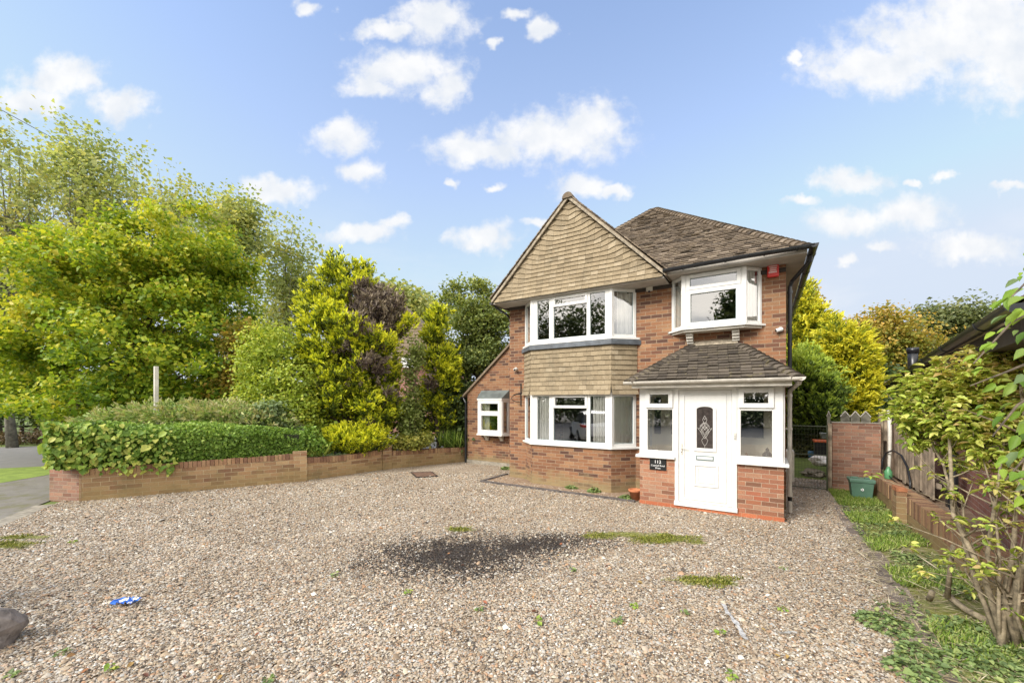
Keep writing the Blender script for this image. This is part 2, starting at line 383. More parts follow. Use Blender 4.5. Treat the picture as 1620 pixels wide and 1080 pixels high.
# ---- hung tiles
def hung(mb, o, u, n, width, z0, z1, gauge=0.1, tw=0.165, flare=None, clip=None, warp=None, ext=0.0):
    o = Vector(o); u = Vector(u); n = Vector(n); rows = int(round((z1 - z0) / gauge)); gauge = (z1 - z0) / rows
    fl = flare or (lambda z: 0.0); wp = warp or (lambda uu, z: z)
    for k in range(rows):
        za, zb = z0 + k * gauge, z0 + (k + 1.6) * gauge
        ua, ub = clip(z0 + (k + .5) * gauge) if clip else (-ext, width + ext)
        if ub - ua < 0.03: continue
        s = ua - R.random() * 0.02 - (tw / 2 if k % 2 else 0)
        while s < ub:
            a, c = max(s + .0015, ua), min(s + tw - .0015, ub); s += tw
            if c - a < 0.01: continue
            m_ = (a + c) / 2; j = R.uniform(-.002, .002); t_ = R.uniform(0, .004)
            def pt(uu, z, nn): return o + u * uu + n * nn + Vector((0, 0, wp(uu, z)))
            na, nb = 0.031 + fl(za) + t_, 0.001 + fl(zb)
            p = [pt(a, za + j, na - .018), pt(c, za + j, na - .018), pt(c, za + j, na), pt(a, za + j, na), pt(a, zb, nb), pt(c, zb, nb)]
            mb.mesh(p, [(3, 2, 5, 4), (0, 1, 2, 3), (0, 3, 4), (1, 5, 2)], min(.99, max(0, R.gauss(.5, .22))))
def sides(bo):
    """local frames of a bay's three faces: origin, u, n, width"""
    out = []
    for p, q in zip(bo, bo[1:]):
        d = Vector((q[0] - p[0], q[1] - p[1], 0)); wd = d.length; d.normalize(); out.append((Vector((*p, 0)), d, Vector((d.y, -d.x, 0)), wd))
    return out
hb = MB()
flr = lambda z: 0.07 * max(0, (2.5 - z) / 0.42) ** 2 + .01
for o, u, n, wd in sides(bay(*LB)):
    hung(hb, o, u, n, wd, 2.09, 3.14, 0.102, flare=flr, ext=0.012)
hb.build('bay_hung_tiles', M_HUNG, house)
bk = MB(); bk.prism(bay(*LB, off=-0.01), 2.13, 3.2); bk.prism(bay(*LB, off=.05), 2.105, 2.13); bk.build('bay_backing', M_SOFFIT, house)
# gable
GX, GZ, GH = -3.665, 4.39, 1.97; GY = 8.20
g = MB(); g.face([(-5.66, GY, 4.36), (-1.67, GY, 4.36), (GX, GY, 6.36)])
def gclip(z):
    hwid = (GZ + 1.98 - z) * 1.0 + 0.02
    return (-hwid - GX * 0, hwid)
def gwarp(uu, z):
    hwid = (GZ + 1.98 - z)
    d = hwid - abs(uu); zz = z
    k = min(1, max(0, (z - 4.42) / .5))
    if d < 0.40: zz += (0.40 - d) * 0.34 * k
    if d < 0.18: zz += (0.18 - d) * 0.22 * k
    return min(zz, 6.385 - abs(uu))
gt = MB(); hung(gt, (GX, GY, 0), (1, 0, 0), (0, -1, 0), 0, 4.36, 6.30, 0.0925, clip=gclip, warp=gwarp, flare=lambda z: 0.05 * max(0, (4.75 - z) / 0.4) ** 2)
go = gt.build('gable_hung_tiles', M_HUNG, house)
g.build('gable_backing', M_SOFFIT, house)
# roof tiles on a plane: o origin at eave, u along the eave, v up the slope
def roof_tiles(mb, o, u, v, rng, vmax, gauge=0.1, tw=0.165, th=0.014, rag=0.004):
    o = Vector(o); u = Vector(u).normalized(); v = Vector(v).normalized(); n = u.cross(v).normalized()
    rows = int(vmax / gauge)
    for k in range(rows):
        vv = k * gauge; ua, ub = rng(vv + gauge / 2)
        s = ua - (tw / 2 if k % 2 else 0) - R.random() * .01
        while s < ub:
            a, c = max(s + .002, ua), min(s + tw - .002, ub); s += tw
            if c - a < .02: continue
            e = R.gauss(0, rag); l = th + .016 + abs(R.gauss(0, .007)); tl = R.gauss(0, .003)
            q = [o + u * a + v * (vv + e) + n * (l + tl), o + u * c + v * (vv + e) + n * (l - tl), o + u * c + v * (vv + gauge + .03) + n * .01, o + u * a + v * (vv + gauge + .03) + n * .01]
            lo = [o + u * a + v * (vv + e) + n * (l + tl - th), o + u * c + v * (vv + e) + n * (l - tl - th)]
            mb.mesh(q + lo, [(0, 1, 2, 3), (4, 5, 1, 0), (4, 0, 3), (5, 2, 1)], min(.99, max(0, R.gauss(.5, .25))))
def bonnets(mb, a, b, step=0.115, r=0.11):
    """hip tiles, each a curved saddle with its lower edge raised"""
    a = Vector(a); b = Vector(b); d = (b - a); L = d.length; d.normalize()
    side = d.cross(Vector((0, 0, 1))).normalized(); up = side.cross(d).normalized()
    n = int(L / step)
    for k in range(n):
        c = a + d * (k * step); vs = []; jr = R.uniform(.92, 1.08)
        for (t_, h_, rr) in ((0, .055, r * 1.05 * jr), (step + .05, .012, r * .8)):
            for m_ in range(7):
                an = math.pi * (m_ / 6); vs.append(c + d * t_ + side * math.cos(an) * rr + up * (h_ + math.sin(an) * rr * .55 - rr * .66))
        for m_ in range(7):
            an = math.pi * (m_ / 6); vs.append(c + side * math.cos(an) * (r * .9) + up * (.02 + math.sin(an) * r * .45 - r * .66))
        fs = [(m_, 7 + m_, 8 + m_, m_ + 1) for m_ in range(6)] + [(14 + m_, m_, m_ + 1, 15 + m_) for m_ in range(6)]
        mb.mesh(vs, fs, min(.99, max(0, R.gauss(.55, .22))))
EZ = 4.50; AP = (-2.6, 11.6, 7.30); EX0, EX1, EY = -5.82, 0.60, 8.20
roof = MB()
roof.face([(EX0, EY, EZ), (EX1, EY, EZ), AP]); roof.face([(EX1, EY, EZ), (EX1, 18.4, EZ), (-2.6, 15, 7.3), AP])
roof.face([(EX1, 18.4, EZ), (EX0, 18.4, EZ), (-2.6, 15, 7.3)]); roof.face([(EX0, 18.4, EZ), (EX0, EY, EZ), AP, (-2.6, 15, 7.3)])
gs = 0.075                                    # the gable's own roof: two sloping slabs
for sx in (-1, 1):
    xe = GX + sx * 2.06
    for (y0, y1) in ((8.13, 11.5),):
        p = [(xe, y0, 4.36), (xe, y1, 4.36), (GX, y1, 6.42), (GX, y0, 6.42)]
        q = [(a, b_, c + gs) for a, b_, c in p]
        o4 = [p[0], p[1], p[2], p[3], q[0], q[1], q[2], q[3]]
        roof.hexa(o4 if sx < 0 else [p[3], p[2], p[1], p[0], q[3], q[2], q[1], q[0]])
ro = roof.build('roof', M_ROOF, house)
rt = MB()
vlen = math.hypot(AP[1] - EY, AP[2] - EZ); vdir = (0, AP[1] - EY, AP[2] - EZ)
def hiprng(v):
    t_ = v / vlen; l = (EX0 + (AP[0] - EX0) * t_); r_ = EX1 + (AP[0] - EX1) * t_
    z = EZ + (AP[2] - EZ) * t_
    if z < 6.45: l = max(l, GX + (6.42 - z) - .02)     # starts where the gable's slope meets it
    return (l, r_)
roof_tiles(rt, (0, EY, EZ), (1, 0, 0), vdir, hiprng, vlen, gauge=0.088, rag=.010)
bonnets(rt, (EX1, EY, EZ + .02), (AP[0], AP[1], AP[2] + .03), .125, .135); bonnets(rt, (-4.2, 9.914, 5.93), (AP[0], AP[1], AP[2] + .03), .125, .135)
# gable verge: tile edges and a rounded ridge end
for sx in (-1, 1):
    for k in range(33):
        t0 = k / 33; t1 = (k + 1.25) / 33
        x0, z0 = GX + sx * 2.09 * (1 - t0), 4.42 + 2.03 * t0; x1, z1 = GX + sx * 2.09 * (1 - t1), 4.42 + 2.03 * t1
        h_ = .04; yj = R.uniform(-.012, .008)
        c = [(x0, 8.11 + yj, z0 + .045), (x0, 8.45, z0 + .045), (x1, 8.45, z1 + .03), (x1, 8.11 + yj, z1 + .03)]
        d = [(a, b_, c_ + .028) for a, b_, c_ in c]
        if sx > 0: c, d = c[::-1], d[::-1]
        rt.hexa(c + d, R.random() * .9)
for k in range(9):
    y0 = 8.09 + k * .3; vs = []
    for yy, sc_ in ((y0, 1.0), (y0 + .31, .94)):
        for m_ in range(9):
            an = math.pi * m_ / 8; vs.append((GX + math.cos(an) * .125 * sc_, yy, 6.40 + math.sin(an) * .125 * sc_))
    rt.mesh(vs, [(m_, m_ + 1, 10 + m_, 9 + m_) for m_ in range(8)] + [tuple(range(9))[::-1]], .35)
rt.build('tiles', M_ROOF, ro)
vm_ = MB()
for sx in (-1, 1):
    p = [(GX + sx * 2.04, 8.12, 4.37), (GX + sx * 2.04, 8.16, 4.37), (GX, 8.16, 6.39), (GX, 8.12, 6.39)]
    q = [(a, b_, c + .07) for a, b_, c in p]
    vm_.hexa(p + q if sx < 0 else p[::-1] + q[::-1])
vm_.build('verge', M_MORTAR, ro)
so = MB()
so.box(-5.70, -1.66, 8.17, W - .002, 4.335, 4.362)             # under the gable
so.box(-1.655, 0.57, 8.24, W - .002, 4.395, 4.42)               # under the front eave
so.box(0.325, 0.57, W, 18, 4.395, 4.42); so.box(-5.80, -5.55, W, 18, 4.395, 4.42)
so.box(-1.655, 0.57, 8.215, 8.24, 4.33 + .065, 4.50); so.box(0.57, 0.595, 8.215, 18, 4.395, 4.50)
so.build('soffit', M_SOFFIT, house)
so = MB(); so.box(-5.545, 0.32, W - .03, W - .003, 4.26, 4.333)
so.box(-5.545, -5.08, W - .034, W - .031, 4.26, 4.3); so.build('wall_plate_board', M_SOFFITD, house)
ex = MB()
ex.face([(-7.95, 10, -.1), (-5.545, 10, -.1), (-5.545, 10, 0.93), (-7.95, 10, .93)])
ex.face([(-7.95, 10, .93), (EB[0] - .07, 10, .93), (EB[0] - .07, 10, 2.03), (-7.95, 10, 2.03)])
ex.face([(EB[1] + .07, 10, .93), (-5.545, 10, .93), (-5.545, 10, 2.03), (EB[1] + .07, 10, 2.03)])
ex.face([(-7.95, 10, 2.03), (-5.545, 10, 2.03), (-5.545, 10, 4.24), (-7.95, 10, 2.17)])
ex.face([(-7.95, 16, -.1), (-7.95, 10, -.1), (-7.95, 10, 2.17), (-7.95, 16, 2.17)])
ex.build('extension_wall', M_BRICK, house)
er = MB()
p = [(-8.1, 9.93, 2.06), (-5.55, 9.93, 4.25), (-5.55, 16, 4.25), (-8.1, 16, 2.06)]
er.hexa(p + [(a, b_, c + .075) for a, b_, c in p]); er.build('extension_roof', M_ROOF, house)
er = MB(); er.box(-7.98, -5.56, 9.975, 9.998, -.05, 0.11); er.build('plinth', M_CONC, house)
er = MB(); er.box(-7.9, -5.6, 12.9, 13, 0, 2.1); er.box(-7.9, -5.56, 10.05, 13, 0.0, 0.05); er.build('extension_interior', M_DARKROOM, house)

# ---- windows
def bars(fb, gb, o, u, n, rects, panes, depth=(-.055, .018)):
    for (u0, u1, z0, z1, *k) in rects:
        e = k[0] if k else 0
        fb.lbox(o, u, n, u0, u1, depth[0], depth[1] + e, z0, z1)
    for (u0, u1, z0, z1) in panes:
        oo = Vector(o)
        pts = [oo + Vector(u) * a + Vector(n) * (-.012) + Vector((0, 0, z)) for a, z in ((u0, z0), (u1, z0), (u1, z1), (u0, z1))]
        gb.face(pts)
def ring(u0, u1, z0, z1, wd, e=0):
    return [(u0, u0 + wd, z0, z1, e), (u1 - wd, u1, z0, z1, e), (u0 + wd, u1 - wd, z0, z0 + wd, e), (u0 + wd, u1 - wd, z1 - wd, z1, e)]
def big_bay(name, label, z0, z1, zt):
    fb, gb, sb, kb = MB(), MB(), MB(), MB()
    bo = bay(*LB); S = sides(bo); x0 = LB[0]
    for idx, (o, u, n, wd) in enumerate(S):
        if idx == 1:
            xs = [a - x0 for a in (-4.66, -4.51, -4.20, -4.09, -3.29, -3.21, -2.875, -2.75)]
            R_ = [(0, xs[1], z0, z1), (xs[2], xs[3], z0, z1), (xs[4], xs[5], z0, z1), (xs[6], wd, z0, z1), (xs[1], xs[2], z0, z0 + .075), (xs[3], xs[4], z0, z0 + .075), (xs[5], xs[6], z0, z0 + .075),
                  (xs[1], xs[2], z1 - .055, z1), (xs[3], xs[4], z1 - .055, z1), (xs[5], xs[6], z1 - .055, z1)]
            R_ += ring(xs[3] - .02, xs[4] + .02, zt - .01, z1 - .02, .058, .014)
            bars(fb, gb, o, u, n, R_, [(xs[1], xs[2], z0 + .07, z1 - .05), (xs[3], xs[4], z0 + .07, z1 - .05), (xs[5], xs[6], z0 + .07, z1 - .05)])
            for a, b_ in ((1, 2), (3, 4), (5, 6)):       # dark rubber seals
                for q in ring(xs[a], xs[b_], z0 + .075, zt if a == 3 else z1 - .055, .009): kb.lbox(o, u, n, q[0], q[1], -.012, -.006, q[2], q[3])
        else:
            R_ = ring(.0, wd, z0, z1, .065)
            bars(fb, gb, o, u, n, R_, [(.06, wd - .06, z0 + .06, z1 - .06)])
            for q in ring(.065, wd - .065, z0 + .065, z1 - .065, .009): kb.lbox(o, u, n, q[0], q[1], -.012, -.006, q[2], q[3])
    for c in (bo[1], bo[2]):
        fb.lbox((c[0], c[1], 0), (1, 0, 0), (0, -1, 0), -.035, .035, -.05, .028, z0, z1)
    fr = fb.build(name, M_UPVC, house, bevel=.004, label=label)
    gb.build('pane', M_GLASS, fr); kb.build('seal', M_GREYM, fr)
    sb.prism(bay(*LB, off=.06), z0 - .045, z0 + .001); sb.build('sill', M_UPVC, fr, bevel=.005)
    return fr
big_bay('bay_window', 'ground floor five light bay window', 0.975, 2.105, 1.80)
big_bay('bay_window', 'first floor five light bay window over tile hanging', 3.30, 4.335, 4.10)
lb = MB(); lb.prism(bay(*LB, off=.085), 3.14, 3.24); lb.prism(bay(*LB, off=.05), 3.24, 3.258); lb.build('lead_apron', M_LEAD, house, bevel=.012)
# upper right bay
fb, gb, kb = MB(), MB(), MB(); z0, z1 = 3.36, 4.39
for idx, (o, u, n, wd) in enumerate(sides(bay(*RB))):
    if idx == 1:
        R_ = ring(0, wd, z0, z1, .065) + ring(.05, wd - .05, 4.085, 4.375, .065, .016) + ring(.05, wd - .05, z0 + .02, 4.08, .075, .012)
        bars(fb, gb, o, u, n, R_, [(.06, wd - .06, z0 + .06, z1 - .06)])
        for q in ring(.125, wd - .125, z0 + .095, 4.005, .009) + ring(.115, wd - .115, 4.15, 4.31, .007): kb.lbox(o, u, n, q[0], q[1], -.01, -.004, q[2], q[3])
    else:
        bars(fb, gb, o, u, n, ring(0, wd, z0, z1, .055), [(.05, wd - .05, z0 + .05, z1 - .05)])
for c in bay(*RB)[1:3]: fb.lbox((c[0], c[1], 0), (1, 0, 0), (0, -1, 0), -.04, .04, -.05, .03, z0, z1)
fr = fb.build('oriel_window', M_UPVC, house, bevel=.004, label='shallow white oriel window on two brackets above the porch')
gb.build('pane', M_GLASS, fr); kb.build('seal', M_GREYM, fr)
sb = MB(); sb.prism(bay(*RB, off=.055), z0 - .035, z0 + .001); sb.build('sill', M_UPVC, fr, bevel=.004)
sb = MB(); sb.prism(bay(*RB, off=.01), z0 - .075, z0 - .036); sb.build('base_board', M_UPVC2, fr)
def bracket(x, zt, y=W, s=1.0):
    m = MB()
    for k, (d, h) in enumerate(((.20, .06), (.165, .05), (.12, .05), (.075, .045))):
        zz = zt - sum((.06, .05, .05, .045)[:k]) * s
        m.box(x - .06 * s, x + .06 * s, y - d * s, y - .002, zz - h * s + .002, zz)
    return m
for x in (-1.255, -0.46):
    bracket(x, z0 - .077).build('bracket', M_UPVC2, fr, bevel=.006)
# extension window
fb, gb, kb = MB(), MB(), MB(); z0, z1 = 0.97, 1.97
for idx, (o, u, n, wd) in enumerate(sides(bay(*EB))):
    if idx == 1:
        bars(fb, gb, o, u, n, ring(0, wd, z0, z1, .06) + ring(.05, wd - .05, z0 + .03, 1.60, .085, .012) + ring(.05, wd - .05, 1.58, z1 - .03, .07, .018), [(.06, wd - .06, z0 + .06, z1 - .06)])
    else:
        bars(fb, gb, o, u, n, ring(0, wd, z0, z1, .06), [(.05, wd - .05, z0 + .05, z1 - .05)])
fr = fb.build('side_window', M_UPVC, house, bevel=.004, label='small white projecting window of the single storey side extension')
gb.build('pane', M_GLASS, fr)
sb = MB(); sb.prism(bay(*EB, off=.055), z0 - .045, z0 + .001); sb.build('sill', M_UPVC, fr, bevel=.004)
sb = MB(); sb.prism(bay(*EB, off=.04), z1, z1 + .055); sb.build('head_board', M_UPVC, fr, bevel=.004)
sb = MB(); b4 = bay(*EB, off=.045); sb.mesh([(*p, 2.026) for p in b4] + [(b4[0][0] + .05, 9.995, 2.27), (b4[3][0] - .05, 9.995, 2.27)], [(0, 1, 4), (1, 2, 5, 4), (2, 3, 5), (3, 2, 1, 0)])
sb.build('lead_hood', M_SLATEFLASH, fr)
for x in (-7.16, -6.62): bracket(x, z0 - .047, 9.998, .8).build('bracket', M_UPVC2, fr, bevel=.005)

# ---- porch
pw = MB(); PY, PX0, PX1 = 7.80, -2.02, 0.26
def pbox(mb, z0, z1, off=0):
    mb.face([(PX0 - off, PY - off, z0), (-1.392, PY - off, z0), (-1.392, PY - off, z1), (PX0 - off, PY - off, z1)])
    mb.face([(-0.398, PY - off, z0), (PX1 + off, PY - off, z0), (PX1 + off, PY - off, z1), (-0.398, PY - off, z1)])
for x0_, x1_, xo in ((PX0, -1.392, PX0), (-.398, PX1, PX1)):
    pw = MB(); pw.mesh([(x0_, PY, .075), (x1_, PY, .075), (x1_, PY, .885), (x0_, PY, .885), (xo, W, .075), (xo, W, .885), (x1_ if xo == x0_ else x0_, PY + .1, .075), (x1_ if xo == x0_ else x0_, PY + .1, .885)],
        [(0, 1, 2, 3)] + ([(4, 0, 3, 5), (1, 6, 7, 2)] if xo == x0_ else [(1, 4, 5, 2), (6, 0, 3, 7)])); pw.build('porch_wall', M_BRICKP, house)
pc = MB(); pc.box(PX0 - .006, PX1 + .006, PY - .012, PY + .02, -.05, 0.074); pc.build('porch_red_course', M_BRICKRED, house)
pf, pg, pgr = MB(), MB(), MB(); O = (0, PY, 0); U = (1, 0, 0); N = (0, -1, 0)
Z1 = 2.19
rects = [(-2.01, -1.875, .94, Z1), (-1.435, -1.39, .94, Z1), (-1.875, -1.435, .94, 1.03), (-1.875, -1.435, 1.79, 1.84), (-1.875, -1.435, 2.13, Z1),
         (-.40, -.345, .94, Z1), (.10, .25, .94, Z1), (-.345, .10, .94, 1.03), (-.345, .10, 1.79, 1.85), (-.345, .10, 2.16, Z1)]
rects += ring(-1.905, -1.425, 1.825, 2.145, .075, .03) + ring(-.375, .125, 1.835, 2.165, .078, .03)
bars(pf, pg, O, U, N, rects, [(-1.875, -1.435, 1.0, 2.14)], depth=(-.06, .01)); bars(pf, pgr, O, U, N, [], [(-.345, .10, 1.0, 2.16)])
pf.box(-1.375, -.415, PY - .035, PY + .05, 2.145, Z1)
for x0_, x1_ in ((-1.39, -1.325), (-.475, -.40)): pf.box(x0_, x1_, PY - .02, PY + .06, .06, Z1 - .002)
pf.box(-1.40, -.39, PY - .045, PY + .06, 0.062, 0.135)
SG = []
for x, s in ((PX0 + .005, -1), (PX1 - .005, 1)):
    o_ = (x, W if s < 0 else PY, 0); u_ = (0, -1, 0) if s < 0 else (0, 1, 0); n_ = (s, 0, 0)
    sg_ = MB(); bars(pf, sg_, o_, u_, n_, ring(.02, .88, .94, Z1, .07), [(.08, .82, 1.0, Z1 - .06)]); SG.append(sg_)
pfo = pf.build('porch_frame', M_UPVC, house, bevel=.004)
for q in (pg, pgr, *SG): q.build('pane', M_GLASS, pfo)
for pl_ in ([(-2.085, PY - .07), (-1.385, PY - .07), (-1.385, PY + .03), (-2.01, PY + .03), (-2.01, W - .005), (-2.085, W - .005)], [(-.405, PY - .07), (.33, PY - .07), (.33, W - .005), (.25, W - .005), (.25, PY + .03), (-.405, PY + .03)]):
    sl = MB(); sl.prism(pl_, .887, .939); sl.build('sill', M_UPVC, pfo, bevel=.008)
cb = MB(); cb.box(-1.98, .22, 8.55, 8.69, .1, 1.02); cb.box(-1.98, .22, 8.6, 8.69, 1.02, 2.3)
cb.box(-1.95, -1.40, PY + .06, PY + .25, .87, .935); cb.box(-.39, .22, PY + .06, PY + .3, .87, .935)
cb.box(-1.1, -.95, 8.52, 8.60, .1, 2.25); cb.box(-1.98, .22, PY + .06, 8.69, 2.2, 2.22)
cb.build('porch_lining', M_CREAM, house)
IG = simple('inner_glass', (.03, .035, .045), .08, .1, 3)
for a, b_ in ((-1.93, -1.80), (-1.60, -1.20), (-0.62, -.02)): ib = MB(); ib.box(a, b_, 8.585, 8.595, 1.28, 2.02); ib.build('inner_glazing', IG, house)
# door
df = MB()
df.box(-1.322, -.478, PY + .0, PY + .05, .14, 2.14)
def mould(mb, x0, x1, z0, z1, wd=.022, h=.018):
    for q in ring(x0, x1, z0, z1, wd): mb.box(q[0], q[1], PY - h, PY + .001, q[2], q[3])
mould(df, -1.245, -.555, .19, 2.07, .018, .014)
mould(df, -1.075, -.685, .44, .83, .03, .016); mould(df, -1.02, -.74, .50, .77, .022, .010); df.box(-.995, -.765, PY - .008, PY, .525, .745)
for q in ring(-1.075, -.715, 1.06, 1.86, .05)[:3]: df.box(q[0], q[1], PY - .018, PY + .001, q[2], min(q[3], 1.80))
for k in range(12):
    a0 = math.pi * k / 12; a1 = math.pi * (k + 1) / 12
    f_ = lambda a, rx, rz: (-.895 - math.cos(a) * rx, 1.80 + math.sin(a) * rz)
    (xa, za), (xb, zb), (xc, zc), (xd, zd) = f_(a0, .18, .10), f_(a1, .18, .10), f_(a1, .13, .05), f_(a0, .13, .05)
    df.mesh([(xa, PY - .018, za), (xb, PY - .018, zb), (xc, PY - .018, zc), (xd, PY - .018, zd), (xa, PY, za), (xb, PY, zb), (xc, PY, zc), (xd, PY, zd)], [(0, 3, 2, 1), (0, 1, 5, 4), (2, 3, 7, 6)])
door = df.build('front_door', M_UPVC, house, bevel=.004, label='white panelled front door with arched leaded glass')
gl = MB(); pts = [(-1.022, PY - .004, 1.12), (-.768, PY - .004, 1.12), (-.768, PY - .004, 1.80)] + [(-.895 + math.cos(math.pi * k / 10) * .127, PY - .004, 1.80 + math.sin(math.pi * k / 10) * .045) for k in range(1, 10)] + [(-1.022, PY - .004, 1.80)]
gl.face(pts); gl.build('door_glass', simple('door_glass', (.055, .045, .042), .12, .25, 20), door)
ld = MB(); cx = -.895
def lead(pts): ld.tube([(cx + a, PY - .008, 1.45 + z) for a, z in pts], .0036, 5)
for sg in (-1, 1):
    lead([(0, .24), (sg * .035, .17), (sg * .02, .13), (0, .09)]); lead([(0, .24), (sg * .02, .2), (0, .17)])
    for q in range(4): lead([(sg * (-.02 + q * .03), .12 - q * .035), (sg * (-.075 + q * .03), .055 - q * .035)]); 
    lead([(0, .12), (sg * .10, .0), (0, -.11)]); lead([(sg * .10, 0), (sg * .115, .03)]); lead([(0, .05), (sg * .06, -.02), (0, -.085)])
    lead([(sg * .075, -.03), (sg * .03, -.12), (0, -.16)]); lead([(0, -.11), (sg * .028, -.16), (sg * .05, -.19), (sg * .03, -.25), (0, -.29)])
lead([(0, -.29), (0, -.325)])
ld.build('leadwork', simple('leadwork', (.55, .53, .5), .35, .1, 8, metal=.3), door)
lt = MB()
for q in ring(-1.035, -.755, .905, .985, .012): lt.box(q[0], q[1], PY - .012, PY, q[2], q[3])
lt.build('letterbox_frame', M_GREYM, door); lt = MB(); lt.box(-1.02, -.77, PY - .009, PY, .92, .97); lt.build('letterbox_flap', M_UPVC, door, bevel=.003)
hd = MB(); hd.box(-1.292, -1.262, PY - .012, PY, .98, 1.18); hd.tube([(-1.277, PY - .01, 1.10), (-1.277, PY - .05, 1.10), (-1.17, PY - .055, 1.10)], .008, 8); hd.build('handle', M_UPVC2, door)
kh = MB(); kh.tube([(-1.277, PY - .013, 1.03), (-1.277, PY - .018, 1.03)], .01, 8); kh.build('lock', M_CHROME, door)
# porch roof
pr = MB(); A0, A1 = (-2.17, 7.50, 2.315), (.44, 7.50, 2.315); T0, T1 = (-1.22, W, 3.06), (-.45, W, 3.06)
B0, B1 = (-2.17, W, 2.315), (.44, W, 2.315)
pr.face([A0, A1, T1, T0]); pr.face([A1, B1, T1]); pr.face([B0, A0, T0]); pr.face([A0, B0, B1, A1])
pro = pr.build('porch_roof', M_ROOFP, house)
pt_ = MB(); vl = math.hypot(W - 7.5, 3.06 - 2.315)
roof_tiles(pt_, (0, 7.5, 2.315), (1, 0, 0), (0, W - 7.5, 3.06 - 2.315), lambda v: (A0[0] + (T0[0] - A0[0]) * v / vl, A1[0] + (T1[0] - A1[0]) * v / vl), vl - .02, gauge=.108, rag=.008, th=.016)
bonnets(pt_, (A0[0], A0[1], A0[2] + .01), (T0[0], T0[1] - .03, T0[2] + .01), .118, .12); bonnets(pt_, (A1[0], A1[1], A1[2] + .01), (T1[0], T1[1] - .03, T1[2] + .01), .118, .12)
pt_.build('tiles', M_ROOFP, pro)
fl = MB(); fl.mesh([(-1.25, W - .10, 3.03), (-.42, W - .10, 3.03), (-.45, W - .004, 3.13), (-1.22, W - .004, 3.13)], [(0, 1, 2, 3)]); fl.build('flashing', M_MORTAR, pro)
fs = MB(); fs.box(-2.09, .335, 7.56, 7.585, 2.19, 2.305); fs.box(.335, .355, 7.56, W, 2.19, 2.305); fs.box(-2.11, -2.09, 7.56, W, 2.19, 2.305); fs.box(-2.09, .335, 7.585, 8.69, 2.188, 2.2)
fs.build('fascia', M_UPVC2, pro)
def gutter(mb, a, b, r=.055, brackets=0, n=9):
    a = Vector(a); b = Vector(b); d = (b - a).normalized(); s = d.cross(Vector((0, 0, 1))).normalized()
    prof = [(s * math.cos(math.pi + math.pi * k / n) * r + Vector((0, 0, math.sin(math.pi + math.pi * k / n) * r))) for k in range(n + 1)]
    inner = [p * .86 + Vector((0, 0, .0)) for p in prof[::-1]]
    ring_ = prof + inner; m_ = len(ring_)
    mb.mesh([a + p for p in ring_] + [b + p for p in ring_], [(k, (k + 1) % m_, m_ + (k + 1) % m_, m_ + k) for k in range(m_)])
    for e, o_ in ((a, 0), (b, 1)): mb.mesh([e + p for p in prof], [list(range(n + 1)) if o_ == 0 else list(range(n + 1))[::-1]])
    for k in range(brackets):
        c = a + (b - a) * ((k + .5) / brackets)
        rg = [p * 1.13 for p in prof]
        mb.mesh([c - d * .014 + p for p in rg] + [c + d * .014 + p for p in rg] , [(j, j + 1, n + 2 + j, n + 1 + j) for j in range(n)] + [list(range(n + 1))[::-1], list(range(n + 1, 2 * n + 2))])
gm = MB(); gutter(gm, (-2.24, 7.50, 2.305), (.47, 7.50, 2.315), .055, 6); gutter(gm, (.47, 7.47, 2.315), (.47, 8.5, 2.32), .055, 1)
gm.tube([(.45, 7.56, 2.27), (.45, 7.62, 2.23), (.37, 8.36, 2.13), (.365, 8.45, 2.08), (.365, 8.45, 0.36)], .033, 10)
for z in (2.02, 1.45, 0.72): gm.tube([(.365, 8.45, z), (.365, 8.45, z + .035)], .041, 10); 
for z in (1.46, .73, 2.03): gm.box(.30, .345, 8.43, 8.47, z, z + .02)
gm.tube([(.365, 8.45, .37), (.365, 8.45, .30)], .041, 10); gm.tube([(.37, 8.42, .22), (.37, 8.42, .03)], .03, 10)
gm.build('porch_gutter', M_UPVC2, pro)
bg_ = MB()
gutter(bg_, (-1.66, 8.12, 4.475), (-.24, 8.08, 4.485), .06, 2); gutter(bg_, (-.24, 8.08, 4.485), (.68, 8.14, 4.495), .06, 2); gutter(bg_, (.68, 8.09, 4.495), (.68, 18, 4.47), .06, 9)
bg_.tube([(.66, 8.55, 4.44), (.66, 8.58, 4.36), (.42, 8.86, 4.12), (.385, 8.88, 4.02), (.385, 8.88, 2.0), (.385, 8.88, .03)], .034, 10)
for z in (3.9, 2.95, 1.9): bg_.tube([(.385, 8.88, z), (.385, 8.88, z + .05)], .042, 10)
bg_.tube([(-5.70, 8.28, 4.38), (-5.72, 8.3, 4.30), (-5.60, 8.66, 4.16), (-5.60, 8.8, 4.1)], .03, 8)
gutter(bg_, (-5.74, 18, 4.36), (-5.74, 8.14, 4.38), .055, 6)
bg_.build('rainwater_goods', M_BLACKP, house)
bg_ = MB(); gutter(bg_, (-8.14, 16, 2.06), (-8.14, 9.9, 2.08), .05, 4); bg_.tube([(-8.1, 9.98, 2.05), (-7.99, 9.96, 1.9), (-7.99, 9.96, .02)], .034, 8); bg_.build('downpipe', M_BLACKP, house)

